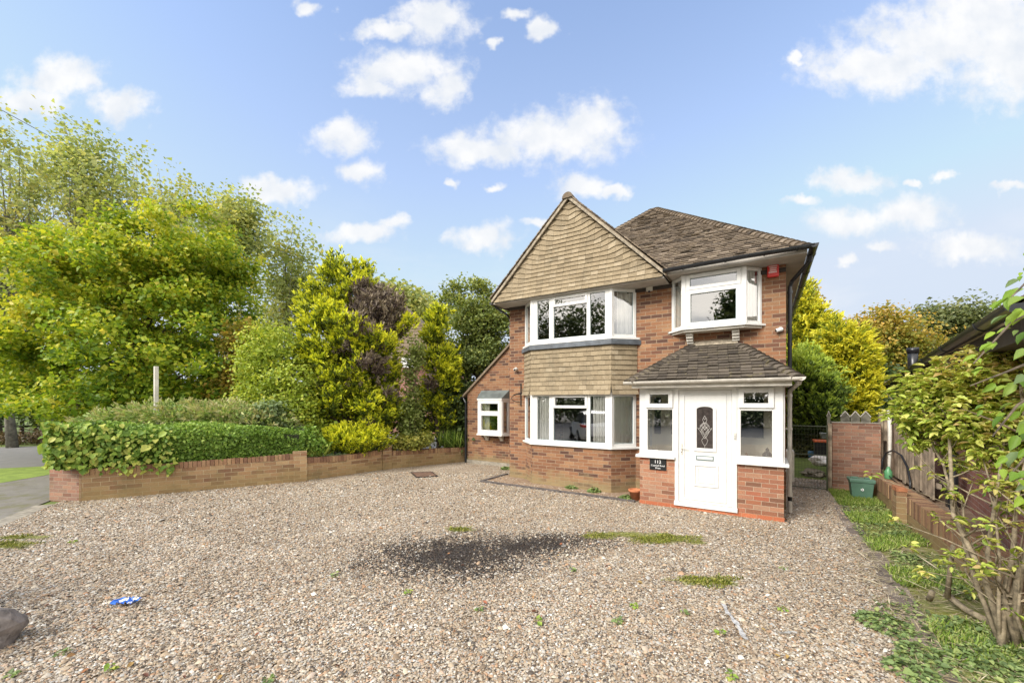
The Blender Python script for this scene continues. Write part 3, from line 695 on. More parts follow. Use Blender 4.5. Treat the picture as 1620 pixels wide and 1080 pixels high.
# ---- things fixed to the house
m = MB(); m.box(.035, .215, W - .07, W - .002, 4.185, 4.415); al = m.build('alarm_box', M_RED, None, bevel=.018); tag(al, 'red burglar alarm box with white lettering high on the brick wall', 'alarm box')
def text(s, size, loc, rot, mt, name, parent=None, ext=.001, align='CENTER', font=None, sx=1):
    cu = bpy.data.curves.new(name, 'FONT'); cu.body = s; cu.size = size; cu.extrude = ext; cu.align_x = align; cu.resolution_u = 3
    tmp = bpy.data.objects.new('tmp', cu); COL.objects.link(tmp); dg = bpy.context.evaluated_depsgraph_get(); dg.update()
    me = bpy.data.meshes.new_from_object(tmp.evaluated_get(dg)); bpy.data.objects.remove(tmp)
    M = Matrix.Translation(loc) @ Matrix.Rotation(rot[2], 4, 'Z') @ Matrix.Rotation(rot[0], 4, 'X') @ Matrix.Diagonal((sx, 1, 1, 1)); me.transform(M)
    return link(name, me, mt, parent)
ltr = ['SECURITY', 'ALARM', '24 HOUR', 'MONITORED']
dummy = MB()
for k, (wd, h_) in enumerate(((.13, .016), (.10, .020), (.10, .020), (.13, .022))):    # lettering too small to read in the photo: rows of strokes
    z = 4.365 - k * .036; x = .125 - wd / 2
    while x < .125 + wd / 2 - .006:
        c = R.uniform(.006, .012); dummy.box(x, x + c, W - .0735, W - .0685, z, z + h_); x += c + .004
dummy.build('lettering', M_WHITE, al)
def camera_dome(x, z, y, label, face):
    m = MB(); m.tube([(x, y - .002, z), (x, y - .03, z)], .04, 14)
    d = Vector((face[0], face[1], -.25)).normalized(); a = Vector((x, y - .05, z - .01))
    m.tube([a - d * .03, a - d * .02, a + d * .07, a + d * .08], [.02, .036, .036, .030], 14)
    o = m.build('security_camera', M_UPVC, None, True); tag(o, label, 'security camera', 'security cameras on the house')
    l = MB(); l.tube([a + d * .08, a + d * .085], [.026, .024], 12); l.build('lens', M_BLACKP, o)
camera_dome(-5.34, 2.76, W, 'white security camera low on the brick wall left of the big bay', (.3, -1))
camera_dome(.24, 3.235, W, 'white security camera near the right corner of the house above the porch roof', (-1, -.45))
m = MB(); m.box(-2.115, -1.985, W - .05, W - .002, 4.30 - .05, 4.37 - .03); fl = m.build('floodlight', M_UPVC2, None, bevel=.008); tag(fl, 'small pale sensor floodlight under the eaves between the upper windows', 'floodlight')
m = MB(); m.lathe((-2.05, W - .05, 4.215), [(0, 0), (.022, .006), (.026, .02), (.02, .036)], 10); m.build('sensor', M_BLACKP, fl)
m = MB(); m.box(-1.835, -1.54, PY - .016, PY - .001, .665, .877); pl = m.build('house_sign', M_SLATE, None); tag(pl, 'black slate house sign reading 112 Copthall Road West', 'sign')
text('112', .085, (-1.69, PY - .018, .79), (rad(90), 0, 0), M_WHITE, 'number', pl, sx=1.0)
text('Copthall Road', .043, (-1.688, PY - .018, .735), (rad(90), 0, 0), M_WHITE, 'road_name', pl, sx=.98)
text('West', .043, (-1.688, PY - .018, .688), (rad(90), 0, 0), M_WHITE, 'road_name', pl)
m = MB(); m.box(-.445, -.413, PY - .037, PY - .0205, 1.30, 1.41); db = m.build('doorbell', M_UPVC2, None, bevel=.003); tag(db, 'slim white doorbell on the porch frame right of the front door', 'doorbell')
for z in (1.345, 1.31): m = MB(); m.box(-.437, -.421, PY - .040, PY - .037, z, z + .012); m.build('button', M_GREYM, db)
# bracket for a hanging basket, left of the bay
hbk = MB(); X_ = -5.20
hbk.box(X_ - .012, X_ + .012, W - .02, W - .002, 1.82, 2.38)
pts = [(X_ - .02 - .16 * math.sin(a), W - .03 - .14 * math.sin(a), 2.02 + .10 * math.cos(a) * 1.0) for a in [math.pi * k / 8 for k in range(9)]]
hbk.tube(pts, .009, 6); hbk.tube([(X_, W - .01, 2.12), (X_ - .05, W - .12, 2.13), (X_ - .1, W - .2, 2.10)], .009, 6)
tag(hbk.build('wall_bracket', M_BLACKP, None), 'black iron hanging basket bracket on the brick left of the bay', 'bracket')
# meter box on the side wall
m = MB(); m.box(.325, .47, 9.25, 9.62, .42, 1.0); mo = m.build('meter_box', M_UPVC2, None, bevel=.01); tag(mo, 'pale meter box on the side wall behind the porch downpipe', 'meter box')
m = MB(); m.box(.35, .45, 9.24, 9.249, .46, .95); m.build('door', M_UPVC2, mo)
# vase and ornaments on the porch sill
m = MB(); m.lathe((.035, PY + .16, .936), [(.03, 0), (.05, .015), (.075, .07), (.07, .13), (.03, .175), (.022, .19), (.03, .2), (.012, .225), (.0, .245)], 16)
tag(m.build('vase', simple('vase_glaze', (.02, .03, .055), .2, .3, 20), None, True), 'dark blue lidded vase on the sill behind the right porch pane', 'vase')
m = MB(); m.lathe((-.265, PY + .14, .936), [(.028, 0), (.02, .02), (.016, .05), (.022, .08), (.012, .12), (0, .14)], 10)
tag(m.build('figurine', simple('wood_figurine', (.25, .11, .04), .5), None, True), 'small brown wooden figurine on the right porch sill', 'figurine')
m = MB(); m.lathe((-1.74, PY + .15, .936), [(.045, 0), (.04, .03), (.02, .07), (.012, .12), (.0, .13)], 12)
tag(m.build('ornament', M_UPVC2, None, True), 'small pale ornament on the sill behind the left porch pane', 'ornament')
# curtains: wavy hanging cloth
def curtain(p, q, z0, z1, label, amp=.016, waves=6, inset=.05):
    m = MB(); p = Vector((*p, 0)); q = Vector((*q, 0)); d = q - p; L = d.length; d.normalize(); n = Vector((-d.y, d.x, 0)); N_ = waves * 8; ph = R.random() * 6
    off = [(p + d * (L * k / N_ + .012 * math.sin(k * 1.7 + ph)) + n * (inset + amp * math.sin(2 * math.pi * k / 8 + .6 * math.sin(k * .31 + ph)))) for k in range(N_ + 1)]
    vs = []
    for z in (z0, z0 + (z1 - z0) * .5, z1):
        vs += [(a.x, a.y, z) for a in off]
    m.mesh(vs, [(r_ * (N_ + 1) + k, r_ * (N_ + 1) + k + 1, (r_ + 1) * (N_ + 1) + k + 1, (r_ + 1) * (N_ + 1) + k) for r_ in (0, 1) for k in range(N_)])
    tag(m.build('curtain', M_CURT, None, True), label, 'curtain', 'cream curtains inside the windows')
b = bay(*LB)
curtain((-4.60, PB + .02), (-4.14, PB + .02), 1.0, 2.1, 'cream curtain in the left light of the ground floor bay')
curtain((-3.16, PB + .02), (-2.80, PB + .02), 1.0, 2.1, 'narrow cream curtain in the right front light of the ground floor bay')
curtain(b[2], b[3], 1.0, 2.1, 'cream curtain in the angled right side of the ground floor bay', waves=5, inset=.06)
curtain((-2.66, PB + .19), b[3], 3.3, 4.33, 'cream curtain in the angled right side of the first floor bay', waves=4, inset=.06)
curtain(b[0], b[1], 3.3, 4.33, 'cream curtain in the angled left side of the first floor bay', waves=4, inset=.06)
b = bay(*RB)
curtain((b[2][0] + .02, b[2][1] + .02), b[3], 3.4, 4.36, 'pale blind in the right side light of the oriel window', amp=.012, waves=4, inset=.06)
curtain(b[0], b[1], 3.4, 4.36, 'grey curtain in the left side light of the oriel window', amp=.015, waves=4, inset=.06)
curtain((-7.25, 9.80), (-6.98, 9.80), .99, 1.95, 'cream curtain in the extension window', waves=4)
# aerial behind the gable
m = MB(); m.tube([(-4.0, 10.2, 6.0), (-4.0, 10.2, 6.92)], .012, 6); m.tube([(-4.55, 10.2, 6.86), (-3.95, 10.2, 6.86)], .008, 5)
for k in range(6): m.tube([(-4.5 + k * .09, 10.2 - .09 + k * .008, 6.86), (-4.5 + k * .09, 10.2 + .09 - k * .008, 6.86)], .005, 4)
tag(m.build('television_aerial', M_BLACKP, None), 'small dark television aerial just behind the gable peak', 'aerial')
# ------------------------------------------------------------ ground
def flat(name, pts, z, m, kind='structure', sub=0):
    me = bpy.data.meshes.new(name); me.from_pydata([(p[0], p[1], z) for p in pts], [], [list(range(len(pts)))]); me.update()
    if me.polygons[0].normal.z < 0: me.flip_normals()
    ul = me.uv_layers.new(name='UVMap')
    for l in me.loops: ul.data[l.index].uv = me.vertices[l.vertex_index].co[:2]
    return tag(link(name, me, m), kind=kind)
def ellipse(t, c, rx, ry, ang=TH):
    """0 inside .. 1 at the edge, in a frame turned by ang"""
    v = t.vm('SUBTRACT', t.pos, (c[0], c[1], 0)); ca, sa = math.cos(ang), math.sin(ang)
    a = t.vm('DOT_PRODUCT', v, (ca / rx, sa / rx, 0), out=1); b = t.vm('DOT_PRODUCT', v, (-sa / ry, ca / ry, 0), out=1)
    return t.math('SQRT', t.math('ADD', t.math('MULTIPLY', a, a), t.math('MULTIPLY', b, b)))
def stains(t, c, cell):
    n = t.noise(t.pos, 2.6, 5, 0.7); n2 = t.math('MULTIPLY_ADD', n, 1.5, -0.75); fine = t.noise(t.pos, 26, 3, 0.7)
    s0 = G(722, 877); s1 = G(838, 863)
    e = t.math('MINIMUM', ellipse(t, s0, 1.10, .74, TH), ellipse(t, s1, 1.10, .46, TH + .25))
    e = t.math('ADD', t.math('ADD', e, t.math('MULTIPLY', n2, 1.15)), t.math('ADD', t.math('MULTIPLY_ADD', fine, 1.2, -.6), t.math('MULTIPLY_ADD', cell, 1.1, -.55)))
    f = t.maprange(e, 1.08, .60, 0, .95, True)
    c = t.mix(f, c, t.mix(1.0, c, (0.06, 0.052, 0.055), 'MULTIPLY'))
    mask = None
    for (px, py, rx, ry) in ((1045, 852, .52, .24), (1118, 920, .36, .14), (728, 838, .25, .10), (945, 848, .25, .14), (1100, 858, .2, .1), (980, 845, .5, .14), (12, 862, .4, .2), (40, 850, .5, .1)):
        q = ellipse(t, G(px, py), rx, ry); mask = q if mask is None else t.math('MINIMUM', mask, q)
    q = t.math('ADD', mask, t.math('ADD', n2, t.math('MULTIPLY_ADD', fine, 1.3, -.65)))
    mf = t.maprange(q, 1.05, .55, 0, .85, True)
    c = t.mix(mf, c, t.ramp(fine, [(.3, (.10, .115, .02)), (.7, (.26, .27, .04))]))
    return c
PEB = [(0.06, (0.08, 0.065, 0.053)), (0.18, (0.25, 0.185, 0.124)), (0.32, (0.42, 0.335, 0.234)), (0.46, (0.3, 0.265, 0.224)), (0.58, (0.52, 0.45, 0.343)), (0.7, (0.4, 0.405, 0.401)), (0.8, (0.43, 0.335, 0.239)), (0.9, (0.4, 0.235, 0.134)), (0.96, (0.58, 0.55, 0.496)), (1.0, (0.8, 0.78, 0.725))]
def gravel_mat():
    m, t = mat('gravel_bed')
    v = t.new('ShaderNodeTexVoronoi', feature='F1'); v.inputs['Scale'].default_value = 62
    wob = t.vm('MULTIPLY_ADD', t.noise(t.pos, 40, 2, col=True), (.012, .012, 0), (-.006, -.006, 0))
    t.put(v.inputs['Vector'], t.vm('ADD', t.pos, wob))
    sp = t.new('ShaderNodeSeparateXYZ'); t.put(sp.inputs[0], v.outputs['Color'])
    c = t.ramp(sp.outputs[0], PEB)
    c = t.mix(t.maprange(v.outputs['Distance'], .45, .95, 0, .55), c, (.12, .09, .065))
    c = t.mix(1.0, c, t.ramp(t.noise(t.pos, .8, 5, .65), [(.3, (.84, .80, .74)), (.7, (1.14, 1.14, 1.12))]), 'MULTIPLY')
    c = t.mix(t.maprange(t.noise(t.pos, 1.7, 5, .7), .52, .78, 0, .55, True), c, (.22, .155, .10))
    c = stains(t, c, sp.outputs[1])
    t.put(t.b.inputs['Base Color'], c); t.b.inputs['Roughness'].default_value = .85
    bump(t, t.math('MULTIPLY', v.outputs['Distance'], -1), .9, .012)
    return m
def pebble_mat():
    m, t = mat('gravel_stones')
    c = t.ramp(rndattr(t), PEB)
    c = t.mix(1.0, c, t.ramp(t.noise(t.pos, .8, 5, .65), [(.3, (.84, .80, .74)), (.7, (1.14, 1.14, 1.12))]), 'MULTIPLY')
    c = t.mix(t.maprange(t.noise(t.pos, 1.7, 5, .7), .52, .78, 0, .35, True), c, (.24, .17, .11))
    c = stains(t, c, t.math('FRACT', t.math('MULTIPLY', rndattr(t), 37.3)))
    t.put(t.b.inputs['Base Color'], c); t.b.inputs['Roughness'].default_value = .6
    return m
def ground_mat(name, stops, scale, fine=40, bmp=.6, moss=None, rough=.95):
    m, t = mat(name)
    n = t.math('ADD', t.math('MULTIPLY', t.noise(t.pos, scale, 5, .65), .6), t.math('MULTIPLY', t.noise(t.pos, fine, 4, .7), .4))
    c = t.ramp(n, stops)
    if moss: c = t.mix(t.maprange(t.noise(t.pos, moss[1], 4, .7), .5, .62, 0, moss[2], True), c, moss[0])
    t.put(t.b.inputs['Base Color'], c); t.b.inputs['Roughness'].default_value = rough
    bump(t, n, bmp, .02); return m
M_GRAVEL = gravel_mat(); M_PEB = pebble_mat()
M_LAWN = ground_mat('meadow', [(.35, (.07, .10, .02)), (.65, (.18, .24, .05))], 1.5, 30)
M_VERGEG = ground_mat('verge_grass', [(.35, (.12, .18, .03)), (.65, (.27, .36, .06))], 3, 60)
M_ASPH = ground_mat('asphalt', [(.3, (.15, .145, .14)), (.7, (.23, .225, .215))], 2, 80, .3)
M_PAVE = ground_mat('pavement_tarmac', [(.3, (.13, .12, .105)), (.7, (.24, .225, .20))], 3, 70, .4, ((.12, .12, .03), 2.5, .5))
M_SOIL = ground_mat('weedy_soil', [(.3, (.08, .065, .04)), (.43, (.20, .18, .08)), (.55, (.22, .25, .06)), (.7, (.36, .31, .19))], 4, 50, .9, ((.20, .21, .03), 3.5, .8))
M_BED = ground_mat('leaf_litter', [(.3, (.10, .065, .04)), (.5, (.25, .17, .11)), (.7, (.42, .33, .24))], 9, 60, .9)
flat('ground', [(-900, -900), (900, -900), (900, 900), (-900, 900)], -.03, M_LAWN)
drive = [(-11.35, 2.2), (-9.6, 5.5), (-9.25, 7.8), (-8.0, 10.5), (-7.5, 12.5), (1.3, 12.5), (1.2, 9.6), (1.05, 5.0), (1.0, -6), (1.0, -6.4), (-9.94, .98), (-11.2, 1.76), (-12.1, 2.2)]
flat('driveway', drive, 0, M_GRAVEL)
a, b_ = G(0, 821), G(62, 797); c, d = G(71, 751), G(0, 763)
dl = (a - b_).normalized()
flat('pavement', [G(-160, 883), G(110, 778.4), G(112, 744), c, d, G(-160, 790)], -.012, M_PAVE)
e0, e1 = G(0, 834), G(86, 797.5)
dl2 = (e0 - e1).normalized(); nn = Vector((-dl2.y, dl2.x, 0)); nn = nn if nn.x < 0 else -nn
kb = MB(); L_ = 0
while L_ < 13:                                      # flush concrete edging stones along the pavement
    p0 = e1 + dl2 * (L_ + .006); p1 = e1 + dl2 * (L_ + .60); q0, q1 = p0 + nn * .26, p1 + nn * .26; zt = R.uniform(.004, .012)
    pp = [p0, p1, q1, q0]
    if (p1 - p0).cross(q0 - p0).z < 0: pp = pp[::-1]
    kb.hexa([(p.x, p.y, -.05) for p in pp] + [(p.x, p.y, zt) for p in pp]); L_ += .606
tag(kb.build('pavement_edging', M_CONC), kind='structure')
vg = [d, c, G(71, 736.7), G(0, 740)]
flat('grass_verge', [G(-160, 790), d, c, G(112, 744), G(112, 734.8), G(71, 736.7), G(0, 740), G(-160, 747)], -.007, M_VERGEG)
flat('street', [(-10.3, .9), (1, -6.7), (14, -15), (14, -40), (-40, -40), (-40, -10), (-22, -3)], -.026, M_ASPH)
rn = (G(71, 736.7) - G(0, 740)).normalized(); rf = (G(71, 704.4) - G(0, 706)).normalized()
flat('road', [G(0, 740) - rn * 60, G(71, 736.7) + rn * 60, G(71, 704.4) + rn * 62, G(0, 706) - rn * 70], -.02, M_ASPH)
flat('side_path', [(1.0, -6), (1.22, 9.7), (1.3, 11.2), (2.1, 11.2), (1.95, -6)], -.008, M_SOIL)
flat('raised_bed', [(2.09, 1), (2.09, 11.1), (3.2, 13), (3.2, 1)], .37, M_BED)
flat('back_garden', [(.32, 10.7), (1.25, 10.7), (1.3, 11.3), (3.2, 11.3), (6, 40), (.32, 40)], -.004, ground_mat('shaded_lawn', [(.35, (.08, .12, .025)), (.65, (.18, .24, .05))], 2, 40))

# loose gravel stones near the viewer
def in_poly(x, y, poly):
    ins = np.zeros(len(x), bool); n = len(poly)
    for i in range(n):
        x0, y0 = poly[i]; x1, y1 = poly[(i + 1) % n]
        if y0 == y1: continue
        ins ^= ((y0 > y) != (y1 > y)) & (x < (x1 - x0) * (y - y0) / (y1 - y0) + x0)
    return ins
def stones():
    rg = np.random.default_rng(3); N = 430000
    zc = 2.5 + 8.5 * rg.random(N) ** 1.05; xc = (rg.random(N) * 2 - 1) * zc * 1.34
    x = FW[0] * zc + RT[0] * xc; y = FW[1] * zc + RT[1] * xc
    k = in_poly(x, y, drive) & ~((y > 8.65) & (x > -5.6) & (x < .4)) & ~((y > 9.9) & (x < -5.5))
    k &= ~((x > -2.05) & (x < .28) & (y > 7.78)) & ~((y > 8.27) & (x > -5.1) & (x < -2.3))
    x, y, zc = x[k], y[k], zc[k]; q = np.column_stack([x, y, x * 0]); k = (nz(q, 1.3, 61) + .5 * nz(q, 4.5, 62)) > (-.95 + .6 * (rg.random(len(x)) - .5)); x, y, zc = x[k], y[k], zc[k]; n = len(x)
    s = np.exp(rg.normal(0, .42, n)) * .0078 * (1 + .035 * (zc - 2.5))
    base = np.array([[1, 0, 0], [.45, .85, .1], [-.5, .8, -.05], [-1, 0, .1], [-.45, -.85, 0], [.5, -.8, .05], [.1, .05, 1], [-.05, 0, -.6]])
    fc = np.array([[0, 1, 6], [1, 2, 6], [2, 3, 6], [3, 4, 6], [4, 5, 6], [5, 0, 6]])
    V = base[None] * (1 + rg.normal(0, .16, (n, 8, 3)))
    a = rg.random(n) * 6.283; ca, sa = np.cos(a), np.sin(a)
    el = rg.uniform(.6, 1.0, n)[:, None]; V[:, :, 1] *= el; V[:, :, 2] *= rg.uniform(.4, .75, n)[:, None]
    X = V[:, :, 0] * ca[:, None] - V[:, :, 1] * sa[:, None]; Y_ = V[:, :, 0] * sa[:, None] + V[:, :, 1] * ca[:, None]
    til = rg.normal(0, .3, n)[:, None]; Z = V[:, :, 2] + X * til
    co = np.stack([X * s[:, None] + x[:, None], Y_ * s[:, None] + y[:, None], Z * s[:, None] + (.002 + rg.random(n) * .008)[:, None]], 2).reshape(-1, 3)
    F_ = (fc[None] + (np.arange(n) * 8)[:, None, None]).reshape(-1)
    o = fast_mesh('gravel', co, F_, 3, np.repeat(rg.random(n), 6), M_PEB)
    tag(o, 'loose multicoloured gravel stones covering the driveway', 'gravel', kind='stuff')
def fast_mesh(name, co, idx, k, rnd, m, parent=None, smooth=False):
    me = bpy.data.meshes.new(name); nf = len(idx) // k
    me.vertices.add(len(co)); me.vertices.foreach_set('co', co.astype(np.float32).ravel())
    me.loops.add(len(idx)); me.loops.foreach_set('vertex_index', idx.astype(np.int32))
    me.polygons.add(nf); me.polygons.foreach_set('loop_start', np.arange(0, nf * k, k, dtype=np.int32))
    try: me.polygons.foreach_set('loop_total', np.full(nf, k, dtype=np.int32))
    except Exception: pass
    me.update(calc_edges=True)
    at = me.attributes.new('rnd', 'FLOAT', 'FACE'); at.data.foreach_set('value', np.clip(rnd, .01, .99).astype(np.float32))
    return link(name, me, m, parent, smooth)
# ------------------------------------------------------------ foliage
def unit(v): return v / np.maximum(np.linalg.norm(v, axis=-1, keepdims=True), 1e-9)
def leaves(name, C, D, Nn, L, asp, rnd, m, parent=None, fold=.18, rich=False):
    """one bent leaf per row: base C, direction D, normal Nn, length L"""
    Wd = unit(np.cross(D, Nn)); Nn = unit(np.cross(Wd, D)); L = L[:, None]
    if rich:
        pr = [(0, 0, 0), (.22, .42, .10), (.55, .5, .12), (.85, .24, .05), (1.0, 0, -.1), (.85, -.24, .05), (.55, -.5, .12), (.22, -.42, .10)]
        vs = [C + D * L * a + Wd * L * asp * b + Nn * L * (c * fold * 5 - .25 * a * a) for a, b, c in pr]
        V = np.stack(vs, 1).reshape(-1, 3); n = len(C)
        f = np.array([[0, 1, 2, 3, 4], [0, 4, 5, 6, 7]])       # folded along the midrib
        idx = (f[None] + (np.arange(n) * 8)[:, None, None]).reshape(-1); return fast_mesh(name, V, idx, 5, np.repeat(rnd, 2), m, parent)
    V = np.stack([C, C + D * L * .5 + Wd * L * asp * .5 + Nn * L * fold, C + D * L, C + D * L * .5 - Wd * L * asp * .5 + Nn * L * fold], 1).reshape(-1, 3)
    n = len(C); f = np.array([[0, 1, 2], [0, 2, 3]])
    idx = (f[None] + (np.arange(n) * 4)[:, None, None]).reshape(-1)
    return fast_mesh(name, V, idx, 3, np.repeat(rnd, 2), m, parent)
def nz(p, sc, seed):
    rg = np.random.default_rng(seed); s = 0
    for k in range(7):
        d = rg.normal(size=3); d /= np.linalg.norm(d); s = s + np.sin(p @ (d * sc * rg.uniform(.6, 1.6)) + rg.random() * 6.3)
    return s / 3.7
def sample_lobes(lobes, n, rg, inner=.55):
    vol = np.array([l[3] * l[4] * l[5] for l in lobes]) ** .75; pick = rg.choice(len(lobes), n, p=vol / vol.sum())
    Lb = np.array([l[:6] for l in lobes])[pick]
    d = unit(rg.normal(size=(n, 3))); r = inner + (1 - inner) * rg.random(n) ** .8; deep = rg.random(n) < .22; r[deep] *= rg.random(deep.sum())
    bumpy = 1 + .13 * nz(d * 3 + pick[:, None], 1.6, 5)
    return Lb[:, :3] + d * Lb[:, 3:6] * (r * bumpy)[:, None], d
def crown(name, lobes, n, per, spread, L, m, parent, seed, asp=.75, gap=0.0, gsc=1.3, mode='broad', droop=.0, ybias=0.0, zmin=None, dead=None, mdead=None, inner=.55, updir=.6, boughs=None):
    rg = np.random.default_rng(seed)
    if boughs:                                       # many small boughs grouped on the big lobes
        bc, bd = sample_lobes(lobes, boughs[0], rg, inner)
        if gap: k = nz(bc, gsc, seed + 9) > (-1.2 + gap); bc, bd = bc[k], bd[k]
        br = boughs[1] * np.exp(np.clip(rg.normal(0, .3, len(bc)), -.6, .3))
        sub = [(*p, r_, r_, r_ * boughs[2]) for p, r_ in zip(bc, br)]
        c, d0 = sample_lobes(sub, n, rg, .1)
        ctr = np.array([l[:3] for l in lobes]).mean(0); d = unit(unit(c - ctr) + d0 * .8); gap = 0
    else: c, d = sample_lobes(lobes, n, rg, inner)
    if gap: k = nz(c, gsc, seed + 9) > (-1.2 + gap); c, d = c[k], d[k]
    if zmin is not None: k = c[:, 2] > zmin; c, d = c[k], d[k]
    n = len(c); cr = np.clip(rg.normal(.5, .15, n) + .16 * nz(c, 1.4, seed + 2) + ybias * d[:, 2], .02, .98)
    C = np.repeat(c, per, 0); O = np.repeat(d, per, 0); rr = np.repeat(cr, per); N_ = len(C)
    off = rg.normal(size=(N_, 3))
    if mode == 'broad':
        C = C + off * np.array([1, 1, .6]) * spread
        nr = unit(rg.normal(size=(N_, 3)) * .75 + np.array([0, 0, .8]) + O * .35)
        D = unit(np.cross(nr, rg.normal(size=(N_, 3)))); D[:, 2] -= droop; D = unit(D)
    else:                                              # feathery conifer sprays pointing up and out
        ax = unit(O * np.array([1, 1, .4]) + np.array([0, 0, updir]) + np.repeat(rg.normal(size=(n, 3)) * .3, per, 0))
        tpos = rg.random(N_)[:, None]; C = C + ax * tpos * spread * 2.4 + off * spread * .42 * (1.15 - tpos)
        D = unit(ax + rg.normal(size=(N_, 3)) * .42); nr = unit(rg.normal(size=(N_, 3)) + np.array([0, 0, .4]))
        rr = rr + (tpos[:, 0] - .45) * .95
    Ls = L * np.exp(rg.normal(0, .25, N_)); rr = np.clip(rr + rg.normal(0, .11, N_), .01, .99)
    if dead:
        q = np.zeros(N_, bool)
        for (x, y, z, r_) in dead:
            q |= np.linalg.norm(C - np.array([x, y, z]), axis=1) < r_ * (1 + .35 * nz(C, 2.2, seed + 4) + .45 * nz(C, 6.5, seed + 6))
        leaves('dead_foliage', C[q], D[q], nr[q], Ls[q], asp, rr[q], mdead, parent); C, D, nr, Ls, rr = C[~q], D[~q], nr[~q], Ls[~q], rr[~q]
    leaves(name, C, D, nr, Ls, asp, rr, m, parent)
    return c
def limbs(mb, base, top, r0, targets, rg, r1=.02, bend=.3, lo=.15):
    base = Vector(base); top = Vector(top)
    pts = [base.lerp(top, k / 7) + Vector((rg.normal() * .05, rg.normal() * .05, 0)) * (k > 0) * (top - base).length * .12 for k in range(8)]
    mb.tube(pts, [max(r1, r0 * (1 - .85 * k / 7) * (1.25 if k == 0 else 1)) for k in range(8)], 8)
    for q in targets:
        q = Vector(q); f = min(.95, max(lo, (q.z - base.z) / max(.1, top.z - base.z) - rg.uniform(.12, .35)))
        k = f * 7; i = min(6, int(k)); s = pts[i].lerp(pts[i + 1], k - i); L = (q - s).length; rr = max(r1, r0 * (1 - .85 * f) * .42)
        mid = s.lerp(q, .5) + Vector((rg.normal(), rg.normal(), rg.normal() - .4)) * L * .07
        mb.tube([s, s.lerp(mid, .5) + Vector((0, 0, -.02 * L)), mid, mid.lerp(q, .55) + Vector((0, 0, .03 * L)), q], [rr, rr * .8, rr * .62, rr * .4, max(r1 * .4, .006)], 6, caps=False)
def tree(name, label, cat, t, bx, lobes, n, per, spread, L, m, r0=.16, top=None, seed=1, group=None, nl=24, barkm=None, base_z=0, dz=1.0, crown_name='crown', **kw):
    """lobes: (px, py, rx_px, ry_px, depth offset in metres)"""
    Lb = []
    for l in lobes:
        dt = l[4] if len(l) > 4 else 0; p = P(l[0], l[1], t + dt); s = (t + dt) / FP
        Lb.append((p.x, p.y, p.z, l[2] * s, l[2] * s * dz, l[3] * s))
    b = P(bx, HY, t); b.z = base_z
    o = thing(name, label, cat, b, group=group); rg = np.random.default_rng(seed + 77)
    c = crown(crown_name, Lb, n, per, spread, L, m, o, seed, **kw)
    tp = max(Lb, key=lambda q: q[2] + q[5] * .5); tb = MB()
    tt = Vector((b.x * .5 + tp[0] * .5, b.y * .5 + tp[1] * .5, tp[2] + tp[5] * .25)) if top is None else Vector(top)
    pick = c[rg.choice(len(c), min(nl, len(c)), replace=False)]
    limbs(tb, (b.x, b.y, base_z - .1), tt, r0, [Vector(q) for q in pick], rg, r1=.012 + L * .05)
    tb.build('trunk', barkm or M_BARK, o, True)
    return o
L_YEL = leaf_mat('leaf_yellow_green', [(.09, .17, .02), (.19, .31, .03), (.34, .44, .04), (.54, .56, .055), (.64, .56, .09)], .45)
L_POP = leaf_mat('leaf_poplar', [(.23, .29, .11), (.34, .40, .16), (.46, .49, .20), (.58, .53, .20)], .52)
L_DRK = leaf_mat('leaf_dark', [(.035, .055, .016), (.06, .095, .025), (.10, .14, .035), (.17, .20, .055)], .3)
L_MID = leaf_mat('leaf_mid', [(.08, .13, .025), (.15, .22, .04), (.25, .33, .06), (.40, .43, .08)], .4)
L_GRY = leaf_mat('leaf_grey_green', [(.16, .22, .11), (.24, .32, .15), (.33, .41, .21)], .35)
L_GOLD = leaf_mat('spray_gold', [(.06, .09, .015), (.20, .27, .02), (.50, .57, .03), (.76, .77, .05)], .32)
L_GOLD2 = leaf_mat('spray_yellow', [(.09, .13, .02), (.25, .31, .03), (.48, .50, .03), (.72, .67, .06)], .35)
L_DEAD = leaf_mat('spray_dead', [(.06, .042, .045), (.13, .095, .09), (.20, .155, .13), (.28, .23, .17)], .1)
L_CYP = leaf_mat('spray_green', [(.06, .10, .025), (.14, .21, .04), (.28, .40, .06), (.50, .62, .10)], .35)
L_AUT = leaf_mat('leaf_autumn', [(.14, .17, .03), (.26, .27, .05), (.44, .34, .07), (.56, .37, .09)], .42)
L_HDG = leaf_mat('leaf_hedge', [(.07, .13, .02), (.14, .25, .035), (.24, .38, .06), (.40, .52, .11)], .3)
L_BIND = leaf_mat('leaf_bindweed', [(.16, .27, .05), (.26, .40, .07), (.38, .50, .10), (.52, .54, .13)], .38)
L_VAR = leaf_mat('leaf_variegated', [(.12, .15, .03), (.32, .33, .06), (.55, .50, .12)], .3)
L_JUN = leaf_mat('spray_juniper', [(.17, .26, .07), (.28, .40, .11), (.40, .50, .16), (.46, .44, .22)], .3)
L_SHR = leaf_mat('leaf_foreground', [(.18, .27, .04), (.36, .46, .07), (.54, .62, .13), (.72, .70, .22), (.56, .42, .18)], .38)
L_SYC = leaf_mat('leaf_overhang', [(.10, .20, .03), (.20, .34, .04), (.30, .44, .05), (.16, .24, .10)], .45)
stones()
